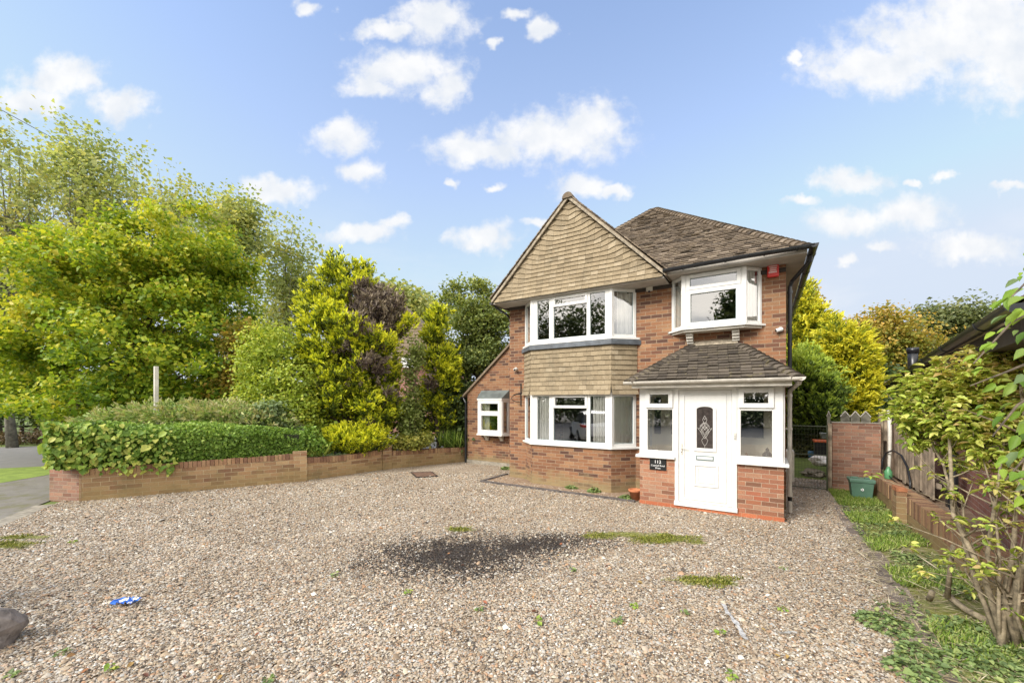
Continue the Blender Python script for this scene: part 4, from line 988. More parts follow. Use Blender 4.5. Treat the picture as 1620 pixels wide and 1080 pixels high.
# ------------------------------------------------------------ trees and shrubs, left side
GRP = 'tall airy trees along the far side of the road'
pops = [(20, 17, 'tallest pale airy tree at the left edge of the picture', [(10,258,95,80),(40,330,100,80),(-60,290,90,100),(20,420,110,70)]),
        (130, 20, 'pale airy tree standing behind the left half of the big yellow tree', [(110,270,70,60),(150,330,90,70),(120,400,90,70)]),
        (215, 23.5, 'pale airy tree rising behind the crown of the big yellow tree', [(205,290,52,62),(230,350,80,70),(220,420,80,60)]),
        (300, 27.5, 'pale airy tree behind the right shoulder of the big yellow tree', [(285,330,55,52),(320,380,70,62),(310,440,70,60)]),
        (385, 32, 'pale airy tree just right of the big yellow tree', [(375,360,40,52),(395,410,50,60),(390,470,45,60)]),
        (455, 36, 'small far pale tree between the yellow tree and the tall conifer', [(450,400,36,42),(440,450,50,50),(470,470,42,60),(440,520,55,50)])]
for k, (bx, t, lab, lb_) in enumerate(pops):
    tree('poplar_tree', lab, 'tree', t, bx, lb_, (950 if k < 2 else 720), 9, .30 * t / 24, .0078 * t, L_POP, .15, seed=20 + k, group=GRP, gap=1.0, gsc=.8, nl=90, inner=.2, asp=.8, barkm=M_TIMBERG, boughs=(150, .045 * t, 1.5))
tree('roadside_tree', 'dark green broad tree low at the left edge beyond the road', 'tree', 25, -10, [(20,390,90,60),(60,430,60,45),(-70,400,90,80),(0,470,110,70),(-30,560,90,70)], 2200, 12, .5, .22, L_DRK, .3, seed=41, gap=.25)
tree('maple_tree', 'big spreading yellow green maple behind the clipped hedge', 'tree', 13.5, 200,
     [(285,400,95,72,.3),(200,420,90,60,0),(120,440,90,60,.2),(230,470,150,90,0),(330,450,70,90,.4),(60,500,95,75,.3),(130,560,110,80,-.3),(270,560,120,80,-.6),(360,520,55,90,.5),(20,560,70,70,.6),(200,620,150,50,-.2),(310,620,95,50,-.2),(60,620,60,35,.3)],
     8600, 12, .16, .12, L_YEL, .24, seed=50, gap=.1, gsc=1.25, ybias=.13, nl=50, inner=.66, droop=.1, boughs=(460, .50, .8))
tree('roadside_bush', 'dark shady bush hanging over the rail fence beyond the road', 'bush', 21, 60, [(30,610,70,30),(100,640,60,25),(150,655,80,30),(-40,640,60,40)], 1100, 10, .28, .16, L_DRK, .08, seed=60, nl=8)
tree('roadside_bush', 'low brown tangled undergrowth at the far road edge', 'bush', 18.6, 60, [(0,694,40,9),(60,690,45,10),(110,690,40,12),(-60,696,60,10)], 600, 9, .12, .10, leaf_mat('leaf_brown', [(.05,.035,.02),(.12,.08,.04),(.18,.13,.06)], .2), .03, seed=61, nl=4)
def nm(px, t): return t
tree('golden_shrub', 'loose yellow green shrub between the hedge and the tall patchy conifer', 'shrub', 11.7, 455,
     [(430,560,50,50),(460,620,52,55,-.3),(420,630,45,45),(480,670,36,50,-.6),(405,590,26,50)], 1700, 11, .12, .08, leaf_mat('leaf_lime', [(.16,.23,.03),(.30,.40,.05),(.46,.54,.08),(.62,.60,.10)], .38), .06, seed=62, gap=.2, nl=30, ybias=.1)
tree('russet_bush', 'russet tinged bush tucked behind the right side of the big maple', 'bush', 13, 385, [(385,560,30,60),(375,620,36,40)], 500, 11, .16, .10, L_AUT, .06, seed=63, nl=10)
tree('grey_leaved_shrub', 'grey green broad leaved shrub above the right end of the hedge', 'shrub', 10.4, 425, [(428,655,22,22),(450,690,22,18),(408,662,18,14)], 260, 9, .11, .12, L_GRY, .04, seed=64, nl=12)
# the tall patchy conifer
T_ = 12.4
dd0 = [(*P(590, 500, T_ - .5), .95), (*P(600, 468, T_ - .4), .6), (*P(548, 555, T_ - .9), .38), (*P(598, 575, T_ - 1.0), .5), (*P(645, 560, T_ - .6), .35), (*P(622, 612, T_ - 1.0), .42), (*P(530, 440, T_ - .7), .22), (*P(560, 610, T_ - 1.1), .24), (*P(518, 612, T_ - .8), .3), (*P(585, 672, T_ - 1.0), .25), (*P(640, 480, T_ - .2), .3)]
dd = [(a, b2, c2, r_ * .86) for a, b2, c2, r_ in dd0]
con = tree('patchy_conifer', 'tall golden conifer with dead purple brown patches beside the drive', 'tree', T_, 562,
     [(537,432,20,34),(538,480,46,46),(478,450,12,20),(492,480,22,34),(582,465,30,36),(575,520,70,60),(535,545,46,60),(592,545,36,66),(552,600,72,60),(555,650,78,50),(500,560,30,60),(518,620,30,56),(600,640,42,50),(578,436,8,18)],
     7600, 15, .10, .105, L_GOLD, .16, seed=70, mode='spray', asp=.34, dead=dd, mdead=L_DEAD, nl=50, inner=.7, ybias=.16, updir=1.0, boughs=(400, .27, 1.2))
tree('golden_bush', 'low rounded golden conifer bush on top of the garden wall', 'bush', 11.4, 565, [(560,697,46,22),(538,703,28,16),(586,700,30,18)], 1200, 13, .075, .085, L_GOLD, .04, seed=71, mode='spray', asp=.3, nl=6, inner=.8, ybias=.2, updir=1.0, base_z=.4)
tree('small_golden_conifer', 'small narrow golden conifer between the patchy conifer and the house', 'tree', 13.1, 692,
     [(692,510,10,18),(690,530,16,22),(682,560,18,26),(702,585,18,30),(694,628,22,36),(695,660,18,24)], 1150, 14, .12, .11, L_GOLD, .08, seed=72, boughs=(110, .2, 1.1), mode='spray', asp=.32, dead=[(*P(690, 600, 12.4), .38), (*P(672, 545, 12.6), .2)], mdead=L_DEAD, nl=12, inner=.6, updir=.9)
tree('garden_tree', 'leafy green tree close against the left side of the house', 'tree', 14.4, 755,
     [(728,475,14,40),(745,500,34,40),(770,515,38,45),(792,490,22,35),(757,455,8,20),(740,550,45,50),(780,590,36,60),(730,620,36,50),(760,660,40,45),(712,465,14,28)], 2900, 12, .14, .095, leaf_mat('leaf_mid_grey', [(.08,.12,.03),(.15,.20,.055),(.25,.31,.09),(.42,.44,.13)], .4), .12, seed=73, gap=.2, nl=30, ybias=.16, boughs=(150, .42, .7))
tree('climber_column', 'slim pale climbing plant hanging between the two golden conifers', 'plant', 12.2, 655, [(652,600,12,50),(650,660,16,36),(660,560,10,30),(645,690,12,20)], 420, 9, .09, .08, leaf_mat('leaf_pale', [(.12,.17,.04),(.22,.28,.07),(.32,.36,.12)], .35), .03, seed=74, nl=10)
tree('dark_laurel', 'dark evergreen shrub filling the corner behind the small golden conifer', 'shrub', 13.6, 725, [(720,640,34,50),(738,690,36,34),(660,675,26,36)], 1000, 10, .15, .11, L_DRK, .05, seed=75, nl=8)
tree('variegated_shrub', 'low cream variegated shrub on top of the far garden wall', 'shrub', 12.1, 655, [(650,698,28,14),(672,694,18,12),(632,700,16,14)], 420, 9, .07, .065, L_VAR, .02, seed=76, nl=8, base_z=.3)
tree('far_tree', 'distant pale green tree left of the far tiled gable', 'tree', 42, 620, [(620,470,30,26),(645,490,30,30),(600,510,40,30)], 650, 10, .7, .42, L_POP, .2, seed=77, gap=.4, nl=12)
tree('far_tree', 'distant tree peeping over the roof of the far house', 'tree', 46, 665, [(660,485,24,16),(690,500,25,16)], 300, 10, .7, .42, L_POP, .2, seed=78, gap=.4, nl=8)
# shrubby spears and grasses by the wall
def tuft(name, label, cat, c, n, h, sp, m, seed, wid=.012, lean=.5, group=None):
    rg = np.random.default_rng(seed); o = thing(name, label, cat, c, group=group)
    C = np.stack([c[0] + rg.normal(0, sp, n), c[1] + rg.normal(0, sp, n), np.full(n, c[2])], 1)
    D = unit(np.stack([rg.normal(0, lean, n), rg.normal(0, lean, n), np.ones(n)], 1)); nr = unit(rg.normal(size=(n, 3)))
    leaves('blades', C, D, nr, h * rg.uniform(.5, 1, n), wid / h * 2, rg.random(n), m, o, fold=.05); return o
tuft('grass_clump', 'upright clump of grassy leaves behind the far wall near the house', 'grass', P(712, 700, 12.9) - Vector((0, 0, .15)), 260, .7, .16, L_HDG, 80, lean=.35, wid=.018)
tuft('sword_fern', 'tall pale spiky fronds hanging over the wall at the brick pier', 'plant', P(497, 712, 10.3) - Vector((0, 0, .15)), 160, .42, .14, L_BIND, 81, lean=.8, wid=.025)
tree('fallen_creeper', 'small creeper spilling over the wall right of the hedge', 'plant', 10.3, 500, [(500,705,18,14),(488,690,12,16)], 200, 8, .07, .07, L_HDG, .02, seed=82, nl=6, base_z=.4)

# clipped hedge on the wall
def hedge():
    o = thing('hedge', 'long clipped green hedge overhanging the garden wall', 'hedge', (-10.9, 3.9, 0)); rg = np.random.default_rng(90)
    A, B = np.array([-11.55, 1.95]), np.array([-9.62, 5.65]); d = unit(B - A); n_ = np.array([d[1], -d[0]])      # n_ points to the drive
    Lh = np.linalg.norm(B - A); N_ = 42000
    s = rg.random(N_) * Lh; top = 1.44 - .26 * (s / Lh) + .10 * np.sin(np.pi * np.clip(s / Lh, 0, 1)) + .03 * np.sin(s * 4); which = rg.random(N_)
    dep = np.where(which < .62, rg.random(N_) * .16, rg.random(N_) * 1.5); z = np.where(which < .62, .62 + (top - .62) * rg.random(N_), top - rg.random(N_) * .12)
    endf = which > .92; s = np.where(endf, rg.random(N_) * .14, s); z = np.where(endf, .62 + (top - .62) * rg.random(N_), z)
    edge = np.clip((z - (top - .16)) / .16, 0, 1) * .14 * (dep < .2)
    bot = np.clip((.78 - z) / .16, 0, 1) * .10
    bulge = .11 * nz(np.stack([s * 3, z * 3, dep * 0], 1), 1.5, 4)
    off = .12 - dep - edge + bulge + bot * .4
    xy = A[None] + d[None] * s[:, None] + n_[None] * off[:, None]
    C = np.column_stack([xy, z + .04 * nz(np.column_stack([xy * 4, z]), 1, 6)])
    nr = unit(rg.normal(size=(N_, 3)) * .7 + np.column_stack([np.tile(n_ * .7, (N_, 1)), np.full(N_, .5)])); D = unit(np.cross(nr, rg.normal(size=(N_, 3))))
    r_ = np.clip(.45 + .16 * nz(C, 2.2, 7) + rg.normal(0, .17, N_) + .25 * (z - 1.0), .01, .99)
    leaves('foliage', C, D, nr, .060 * np.exp(rg.normal(0, .2, N_)), .75, r_, L_HDG, o)
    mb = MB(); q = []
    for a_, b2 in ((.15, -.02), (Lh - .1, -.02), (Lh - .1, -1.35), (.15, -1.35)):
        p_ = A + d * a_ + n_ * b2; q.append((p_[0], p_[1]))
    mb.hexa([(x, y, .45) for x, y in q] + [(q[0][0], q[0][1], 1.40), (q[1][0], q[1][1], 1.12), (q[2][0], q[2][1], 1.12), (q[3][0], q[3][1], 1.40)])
    mb.build('dark_core', simple('hedge_dark_core', (.025, .032, .012), .95, .4, 20), o)  # solid dark box added inside, blocks the view through the leaves
    # big leaved bindweed on the left end
    rg = np.random.default_rng(91); N2 = 1250; s = rg.random(N2) ** 2.0 * 1.9; z = .72 + rg.random(N2) * .85 - .25 * s * rg.random(N2)
    xy = A[None] + d[None] * (s - .12)[:, None] + n_[None] * (.20 + rg.normal(0, .06, N2))[:, None]
    C = np.column_stack([xy, z]); nr = unit(rg.normal(size=(N2, 3)) * .35 + np.array([n_[0] * .6, n_[1] * .6, .75]))
    D = unit(np.column_stack([np.tile(n_, (N2, 1)), np.full(N2, -.7)]) + rg.normal(size=(N2, 3)) * .5)
    b = leaves('bindweed', C, D, nr, .072 * np.exp(rg.normal(0, .35, N2)), .85, rg.random(N2), L_BIND, None, rich=True)
    tag(b, 'large leaved yellow green bindweed covering the left end of the hedge', 'climbing plant')
hedge()
tree('juniper_mound', 'low grey green juniper mound behind the hedge', 'shrub', 10.4, 290, [(230,660,45,10),(300,656,70,14),(370,658,55,12),(420,672,40,14),(180,667,40,8)], 1300, 11, .10, .10, L_JUN, .03, seed=95, mode='spray', asp=.35, updir=.25, nl=4, inner=.6, base_z=0)
m = MB(); p = P(247, 634, 9.9); m.box(p.x - .04, p.x + .04, p.y - .04, p.y + .04, 0, 2.80); tag(m.build('white_post', M_UPVC2, None, bevel=.006), 'bare white post standing behind the hedge', 'post')

# rail fence beyond the road
m = thing('rail_fence', 'dark wooden post and rail fence beyond the road', 'fence', G(35, 692)); fd = (G(120, 690) - G(-40, 693)); fd.normalize()
f0 = G(35, 692)
for k in range(-4, 12): 
    q = f0 + fd * (k * 1.8); mb = MB(); mb.box(q.x - .07, q.x + .07, q.y - .07, q.y + .07, -.1, 1.35); mb.build('post', M_SOFFITD, m)
for z in (.55, 1.15):
    mb = MB(); a, b_ = f0 - fd * 8, f0 + fd * 20; nn = Vector((-fd.y, fd.x, 0)) * .09
    mb.hexa([(a.x - nn.x * .3 + nn.x, a.y + nn.y, z), (b_.x + nn.x, b_.y + nn.y, z), (b_.x + nn.x * 1.4, b_.y + nn.y * 1.4, z), (a.x + nn.x * 1.4, a.y + nn.y * 1.4, z)] + [(a.x + nn.x, a.y + nn.y, z + .11), (b_.x + nn.x, b_.y + nn.y, z + .11), (b_.x + nn.x * 1.4, b_.y + nn.y * 1.4, z + .11), (a.x + nn.x * 1.4, a.y + nn.y * 1.4, z + .11)])
    mb.build('rail', M_SOFFITD, m)
# overhead wire in front of the tall trees
wa, wb = P(-60, 140, 26), P(520, 430, 34); m = MB(); m.tube([wa.lerp(wb, k / 12) - Vector((0, 0, .5 * math.sin(math.pi * k / 12))) for k in range(13)], .022, 5)
tag(m.build('overhead_wire', M_BLACKP), 'dark overhead wire running through the tall airy trees', 'wire')

# ------------------------------------------------------------ garden wall, left
gw = thing('garden_wall', 'low weathered brick garden wall along the left of the gravel drive', 'wall', (-9.6, 5.4, 0))
def wall_seg(p, q, h0, h1, th=.22, sag=0, m=M_BRICKW, name='wall', parent=None, cop=True, side=-1):
    p = Vector((*p, 0)); q = Vector((*q, 0)); d = (q - p); L = d.length; d.normalize(); n = Vector((d.y, -d.x, 0))     # n: right of travel
    mb, cb_ = MB(), MB(); N_ = 8 if sag else 1; c = .13 if cop else 0
    for k in range(N_):
        a, b = k / N_, (k + 1) / N_; ha = h0 + (h1 - h0) * a - sag * math.sin(math.pi * a); hb_ = h0 + (h1 - h0) * b - sag * math.sin(math.pi * b)
        P0, P1 = p + d * L * a, p + d * L * b; Q0, Q1 = P0 - n * th, P1 - n * th
        f = lambda v, z: (v.x, v.y, z)
        mb.hexa([f(P0, -.08), f(P1, -.08), f(Q1, -.08), f(Q0, -.08), f(P0, ha - c), f(P1, hb_ - c), f(Q1, hb_ - c), f(Q0, ha - c)])
    if cop:
        s = 0
        while s < L - .03:                                # bricks on edge, each slightly out of line
            w_ = .068; a = s / L; h = h0 + (h1 - h0) * a - sag * math.sin(math.pi * a); j = R.uniform(-.005, .006)
            P0, P1 = p + d * s + n * (.006 + j), p + d * (s + w_) + n * (.006 + j); Q0, Q1 = P0 - n * (th + .012), P1 - n * (th + .012); jz = R.uniform(-.004, .004)
            cb_.hexa([f(P0, h - c + .002), f(P1, h - c + .002), f(Q1, h - c + .002), f(Q0, h - c + .002), f(P0, h + jz), f(P1, h + jz), f(Q1, h + jz), f(Q0, h + jz)], R.random()); s += .076
        cb_.build('coping', M_COPE, parent)
    mb.build(name, m, parent)
M_COPE = tile_mat('coping_brick', [(.19, .10, .06), (.31, .175, .095), (.37, .24, .13), (.26, .145, .085)], lichen=(.30, .23, .10), lam=.7, scale=5)
wall_seg((-11.26, 2.13), (-9.54, 5.44), .62, .68, parent=gw)
wall_seg((-9.50, 5.60), (-9.17, 7.70), .56, .58, sag=.05, parent=gw)
wall_seg((-9.13, 7.95), (-8.02, 10.45), .50, .46, parent=gw)
def pier(cx, cy, ang, w_, h, m=M_BRICKW, parent=None, name='pier', dpt=None):
    mb = MB(); dpt = dpt or w_; c, s = math.cos(ang), math.sin(ang)
    pts = [(cx + a * c - b * s, cy + a * s + b * c) for a, b in ((-w_ / 2, -dpt / 2), (w_ / 2, -dpt / 2), (w_ / 2, dpt / 2), (-w_ / 2, dpt / 2))]
    mb.prism(pts, -.05, h); mb.build(name, m, parent)
pier(-9.62, 5.55, math.atan2(3.31, 1.72), .30, .73, parent=gw)
pier(-9.24, 7.83, math.atan2(2.1, .33), .28, .73, parent=gw)
mb = MB(); ep = [(-11.245, 2.15), (-11.98, 1.86), (-12.2, 2.35), (-11.45, 2.66)]; mb.prism(ep[::-1], -.05, .72); mb.build('end_pier', M_BRICKR, gw)

# far house glimpsed behind the conifers
fh = thing('far_house', 'distant house with a brown tiled gable beyond the garden', 'house', P(655, 634, 24)); fh.location.z = 0
q = P(640, 485, 24); uu = Vector((math.cos(.55), math.sin(.55), 0)); vv = Vector((-uu.y, uu.x, 0)); zt = q.z
A_, B2_, C_ = q - uu * 3.2 - Vector((0, 0, 3.4)), q + uu * 3.2 - Vector((0, 0, 3.4)), q
mb = MB(); mb.face([A_, B2_, C_]); mb.build('gable', M_FARG if 'M_FARG' in globals() else tile_mat('far_tile', [(.20, .15, .10), (.26, .20, .14)], lam=.2), fh)
hg = MB(); hung(hg, (q.x, q.y, 0), uu, -vv, 0, zt - 3.4, zt - .1, .17, .3, clip=lambda z: (-(zt - z) * .94, (zt - z) * .94)); hg.build('gable_tiles', MATS['far_tile'], fh)
mb = MB(); 
for s_ in (-1, 1):
    e = q + uu * s_ * 3.4 - Vector((0, 0, 3.55)); f_ = [e - vv * .15, q - vv * .15 + Vector((0, 0, .1)), q + vv * 9 + Vector((0, 0, .1)), e + vv * 9]
    mb.hexa([p_ - Vector((0, 0, .1)) for p_ in f_] + f_)
mb.build('roof', M_ROOF, fh)
mb = MB(); mb.prism([tuple((q + uu * a + vv * b)[:2]) for a, b in ((-3, .1), (3, .1), (3, 8.8), (-3, 8.8))], 0, zt - 3.3); mb.build('wall', M_BRICKN, fh)
mb = MB(); p = P(649, 568, 23.8); mb.lbox((p.x, p.y, 0), uu, -vv, -.5, .5, 0, .08, p.z - .5, p.z + .1); mb.build('window', M_UPVC, fh)
# ------------------------------------------------------------ right side
tree('golden_conifer', 'wide golden conifer rising just behind the right corner of the house', 'tree', 19, 1285, [(1260,490,24,36),(1278,535,34,42),(1275,590,45,50),(1305,550,20,32)], 1900, 14, .22, .20, L_GOLD2, .18, seed=100, mode='spray', asp=.3, nl=20, inner=.6, updir=.75)
tree('golden_conifer', 'bright yellow feathery conifer above the pointed pickets', 'tree', 15.5, 1345, [(1338,560,26,40),(1350,600,24,44),(1340,640,28,36),(1322,540,14,30)], 1300, 14, .17, .17, L_GOLD2, .14, seed=101, mode='spray', asp=.28, nl=14, inner=.6, updir=.35)
tree('green_cypress', 'dense green cypress between the porch and the brick pier', 'tree', 14, 1290, [(1285,610,34,42),(1275,650,38,40),(1305,640,22,46),(1265,590,20,26)], 1600, 14, .14, .13, L_CYP, .14, seed=102, boughs=(120, .35, 1.1), mode='spray', asp=.35, nl=14, inner=.6, ybias=.3, updir=1.2)
tree('autumn_tree', 'large tree turning autumn brown behind the yellow conifer', 'tree', 31, 1395, [(1390,520,40,28),(1370,560,40,40),(1420,560,36,40),(1400,610,50,40),(1340,530,36,24)], 2600, 11, .4, .22, L_AUT, .3, seed=103, gap=.75, nl=50, ybias=.15, boughs=(220, 1.0, .7))
tree('autumn_tree', 'orange tinged tree showing above the wide golden conifer', 'tree', 30, 1262, [(1262,480,22,30),(1255,520,34,40)], 600, 11, .4, .28, L_AUT, .25, seed=104, gap=.3, nl=14)
tree('ash_tree', 'dense grey green tree beyond the neighbouring roof', 'tree', 34, 1500, [(1490,510,40,34),(1530,530,50,34),(1470,560,46,40),(1580,520,60,30),(1530,590,80,40)], 3200, 11, .5, .25, leaf_mat('leaf_sage', [(.06,.085,.03),(.11,.14,.05),(.17,.20,.08),(.24,.25,.11)], .35), .35, seed=105, gap=.25, nl=30, ybias=.2, boughs=(150, 1.5, .6))
tree('shade_bush', 'dark green bush below the flue and behind the fence', 'bush', 20, 1385, [(1385,625,26,24),(1400,600,20,22),(1350,650,40,20)], 700, 10, .25, .16, L_DRK, .08, seed=106, nl=8)
tree('bramble_thicket', 'brown green brambles behind the wire gate', 'bush', 14.2, 1285, [(1290,690,30,26),(1265,700,20,36),(1300,672,20,20),(1256,655,16,50)], 1100, 10, .14, .09, leaf_mat('leaf_bramble', [(.05,.06,.02),(.10,.115,.035),(.17,.17,.06),(.22,.18,.09)], .3), .05, seed=107, nl=10, gap=.1)

# brick pier wall, gate post, wire gate
pw2 = thing('brick_pier_wall', 'short free standing weathered brick wall beside the wire gate', 'wall', (1.63, 11.3, 0))
m = MB(); m.box(1.25, 2.05, 11.2, 11.42, -.05, 1.47); m.build('wall', M_BRICKR, pw2)
m = MB(); m.box(1.24, 2.06, 11.19, 11.43, 1.471, 1.49); m.build('coping', M_CONC, pw2)
m = MB(); m.box(1.17, 1.238, 11.12, 11.19, -.05, 1.46); tag(m.build('gate_post', M_TIMBER, None, bevel=.006), 'light brown timber gate post against the left end of the brick pier wall', 'post')
gt_ = thing('wire_gate', 'green wire mesh gate between the house and the brick pier wall', 'gate', (.8, 10.9, 0))
M_WIRE = simple('green_wire', (.07, .085, .05), .5, .1, 5)
m = MB()
m.tube([(.47, 10.9, .02), (.47, 10.9, 1.42)], .014, 6); m.tube([(1.13, 10.9, .02), (1.13, 10.9, 1.42)], .014, 6)
for z in (.06, .78, 1.40): m.tube([(.47, 10.9, z), (1.13, 10.9, z)], .012, 6)
m.build('gate_frame', M_WIRE, gt_)
m = MB()
for k in range(13): m.tube([(.47 + k * .055, 10.9, .06), (.47 + k * .055, 10.9, 1.40)], .0028, 4, caps=False)
for k in range(9): m.tube([(.47, 10.9, .10 + k * .075), (1.13, 10.9, .10 + k * .075)], .0028, 4, caps=False)
for k in range(5): m.tube([(.47, 10.9, .86 + k * .12), (1.13, 10.9, .86 + k * .12)], .0028, 4, caps=False)
m.build('mesh', M_WIRE, gt_)
# things piled behind the gate
def tub(name, label, cat, c, w_, d_, h, m_, taper=.85, rim=None, lidm=None):
    mb = MB(); a, b = w_ / 2, d_ / 2; z = c[2]
    mb.hexa([(c[0] - a * taper, c[1] - b * taper, z), (c[0] + a * taper, c[1] - b * taper, z), (c[0] + a * taper, c[1] + b * taper, z), (c[0] - a * taper, c[1] + b * taper, z),
             (c[0] - a, c[1] - b, z + h), (c[0] + a, c[1] - b, z + h), (c[0] + a, c[1] + b, z + h), (c[0] - a, c[1] + b, z + h)])
    o = thing(name, label, cat, c); mb.build('body', m_, o, bevel=.012)
    if lidm:
        lb_ = MB(); lb_.box(c[0] - a - .02, c[0] + a + .02, c[1] - b - .02, c[1] + b + .02, z + h, z + h + .05); lb_.build('lid', lidm, o, bevel=.012)
    return o
M_ORNG = simple('orange_plastic', (.62, .12, .03), .45, .1, 8); M_BLUE = simple('blue_plastic', (.10, .28, .50), .45, .1, 8)
p = P(1303, 700, 10.6); tub('storage_tub', 'black tub with an orange lid behind the wire gate', 'tub', (p.x, p.y, .25), .42, .4, .62, M_BLACKP, .9, lidm=M_ORNG)
p = P(1287, 716, 10.9); tub('plastic_crate', 'light blue crate beside the black tub behind the wire gate', 'crate', (p.x, p.y, p.z - .12), .26, .22, .16, M_BLUE, .9)
p = P(1308, 688, 11.4); tub('folded_sheeting', 'folded grey plastic sheeting heaped above the orange lid', 'sheeting', (p.x, p.y, p.z - .1), .34, .3, .16, simple('grey_sheet', (.30, .33, .31), .5, .3, 9), .7)
def crumple(name, label, cat, c, rx, ry, rz, m_, seed, sub=2, jag=.3):
    bm = bmesh.new(); bmesh.ops.create_icosphere(bm, subdivisions=sub, radius=1); rr = random.Random(seed)
    for v in bm.verts:
        k = 1 + rr.uniform(-jag, jag) + .3 * noise.noise(v.co * 1.5 + Vector((seed, 0, 0))); v.co = Vector((v.co.x * rx * k, v.co.y * ry * k, v.co.z * rz * k)) + Vector(c)
    me = bpy.data.meshes.new(name); bm.to_mesh(me); bm.free(); return tag(link(name, me, m_), label, cat)
p = P(1300, 728, 10.4); crumple('rubbish_bag', 'white torn rubbish bag lying against the black tub', 'bag', (p.x, p.y, .42), .28, .2, .12, M_WHITE, 3)
p = P(1288, 742, 10.4); crumple('rubble_heap', 'small heap of pale rubble behind the wire gate', 'rubble', (p.x, p.y, .08), .22, .2, .10, M_CONC, 5, 3)
# pointed pickets
pk = thing('picket_panel', 'grey green pointed picket panel above the brick pier wall', 'fence', (1.5, 11.75, 0))
for k in range(4):
    x = 1.265 + k * .175; w_ = .16; y = 11.6; z = 1.40; zt = 1.60; zp = 1.71
    if k == 0: x, w_ = 1.20, .06
    m = MB(); n_ = 5
    poly = [(x, z - .9), (x + w_, z - .9), (x + w_, zt), (x + w_ / 2, zp), (x, zt)]
    m.mesh([(a, y - .02, b) for a, b in poly] + [(a, y, b) for a, b in poly], [(0, 1, 2, 3, 4), (9, 8, 7, 6, 5)] + [(i, i + 5, (i + 1) % 5 + 5, (i + 1) % 5) for i in range(5)])
    pkt = m.build('picket', M_TIMBERG, pk)
    m = MB()
    for a, b in (((x - .005, zt - .01), (x + w_ / 2, zp)), ((x + w_ / 2, zp), (x + w_ + .005, zt - .01))):
        m.hexa([(a[0], y - .035, a[1]), (b[0], y - .035, b[1]), (b[0], y + .01, b[1]), (a[0], y + .01, a[1]), (a[0], y - .035, a[1] + .025), (b[0], y - .035, b[1] + .025), (b[0], y + .01, b[1] + .025), (a[0], y + .01, a[1] + .025)])
    m.build('cap', M_UPVC2, pkt)
# timber fence
tf = thing('timber_fence', 'weathered brown close board fence behind the right garden wall', 'fence', (2.2, 10, 0))
y = 8.72
k = 0
while y < 11.9:
    m = MB(); wv = .145; j = R.uniform(-.01, .01); m.box(2.20 + j, 2.222 + j, y, y + wv - .004, .44 + R.uniform(-.02, .02), 1.76 + R.uniform(-.02, .015), R.random()); m.build('board', M_TIMBER, tf); y += wv
for z in (.6, 1.5):
    m = MB(); m.box(2.24, 2.29, 8.7, 11.9, z, z + .07); m.build('rail', M_TIMBER, tf)
m = MB(); m.box(2.06, 2.13, 11.44, 11.52, .4, 1.70); m.box(2.06, 2.6, 11.5, 11.53, 1.1, 1.68); tag(m.build('fence_return', M_TIMBER), 'short timber return panel between the pickets and the close board fence', 'fence')
m = MB(); m.box(2.30, 2.38, 8.5, 8.6, .1, .95); m.tube([(2.32, 8.35, .1), (2.32, 8.35, 1.2)], .05, 8); tag(m.build('black_drainpipe', M_BLACKP), 'black drainpipe standing at the near end of the timber fence', 'pipe')
# garden wall right
gr = thing('brick_garden_wall', 'low brick garden wall with soldier coping along the right edge', 'wall', (2.0, 7, 0))
mb = MB(); mb.box(1.89, 2.09, 2.6, 11.19, -.06, .335); mb.build('wall', M_BRICKW, gr)
cb_ = MB(); y = 2.6
while y < 11.1:
    jz = R.uniform(-.005, .005); jx = R.uniform(-.005, .005); cb_.box(1.883 + jx, 2.096 + jx, y, y + .066, .337 - .14, .445 + jz, R.random()); y += .075
cb_.build('coping', M_COPE, gr)
m = MB(); m.box(1.76, 1.885, 8.62, 8.86, -.05, .52); m.build('pier', M_BRICKW, gr); m = MB(); m.box(1.755, 1.888, 8.61, 8.87, .522, .585); m.build('pier_cap', simple('orange_brick', (.42, .17, .08), .85, .2, 9, bmp=.4), gr)
# pale pipe, green bottle, hose
a = Vector((2.12, 10.9, 1.76)); m = MB(); m.tube([a, (2.12, 10.85, 1.3), (2.11, 10.8, .95), (2.06, 10.6, .62)], [.035, .034, .03, .022], 8)
tag(m.build('pale_pipe', M_UPVC2, None, True), 'pale grey pipe hanging down the face of the timber fence', 'pipe')
m = MB(); m.lathe((2.02, 10.45, .44), [(0, 0), (.055, 0), (.06, .03), (.06, .15), (.03, .2), (.02, .24), (0, .24)], 14); tag(m.build('green_bottle', simple('green_plastic', (.10, .30, .14), .35, .1, 9), None, True), 'small green plastic bottle standing on the right garden wall', 'bottle')
hp = [P(1395, 742, 8.0), P(1396, 728, 8.05), P(1402, 716, 8.0), P(1413, 712, 7.8), P(1426, 720, 7.5), P(1436, 740, 7.2), P(1440, 762, 7.05), P(1440, 775, 7.0)]
m = MB(); m.tube(hp, .018, 8); m.tube([P(1400, 745, 7.9), P(1412, 758, 7.6), P(1428, 770, 7.2), P(1440, 778, 7.0)], .012, 8)
tag(m.build('hose', M_BLACKP, None, True), 'black hose looped against the timber fence', 'hose')
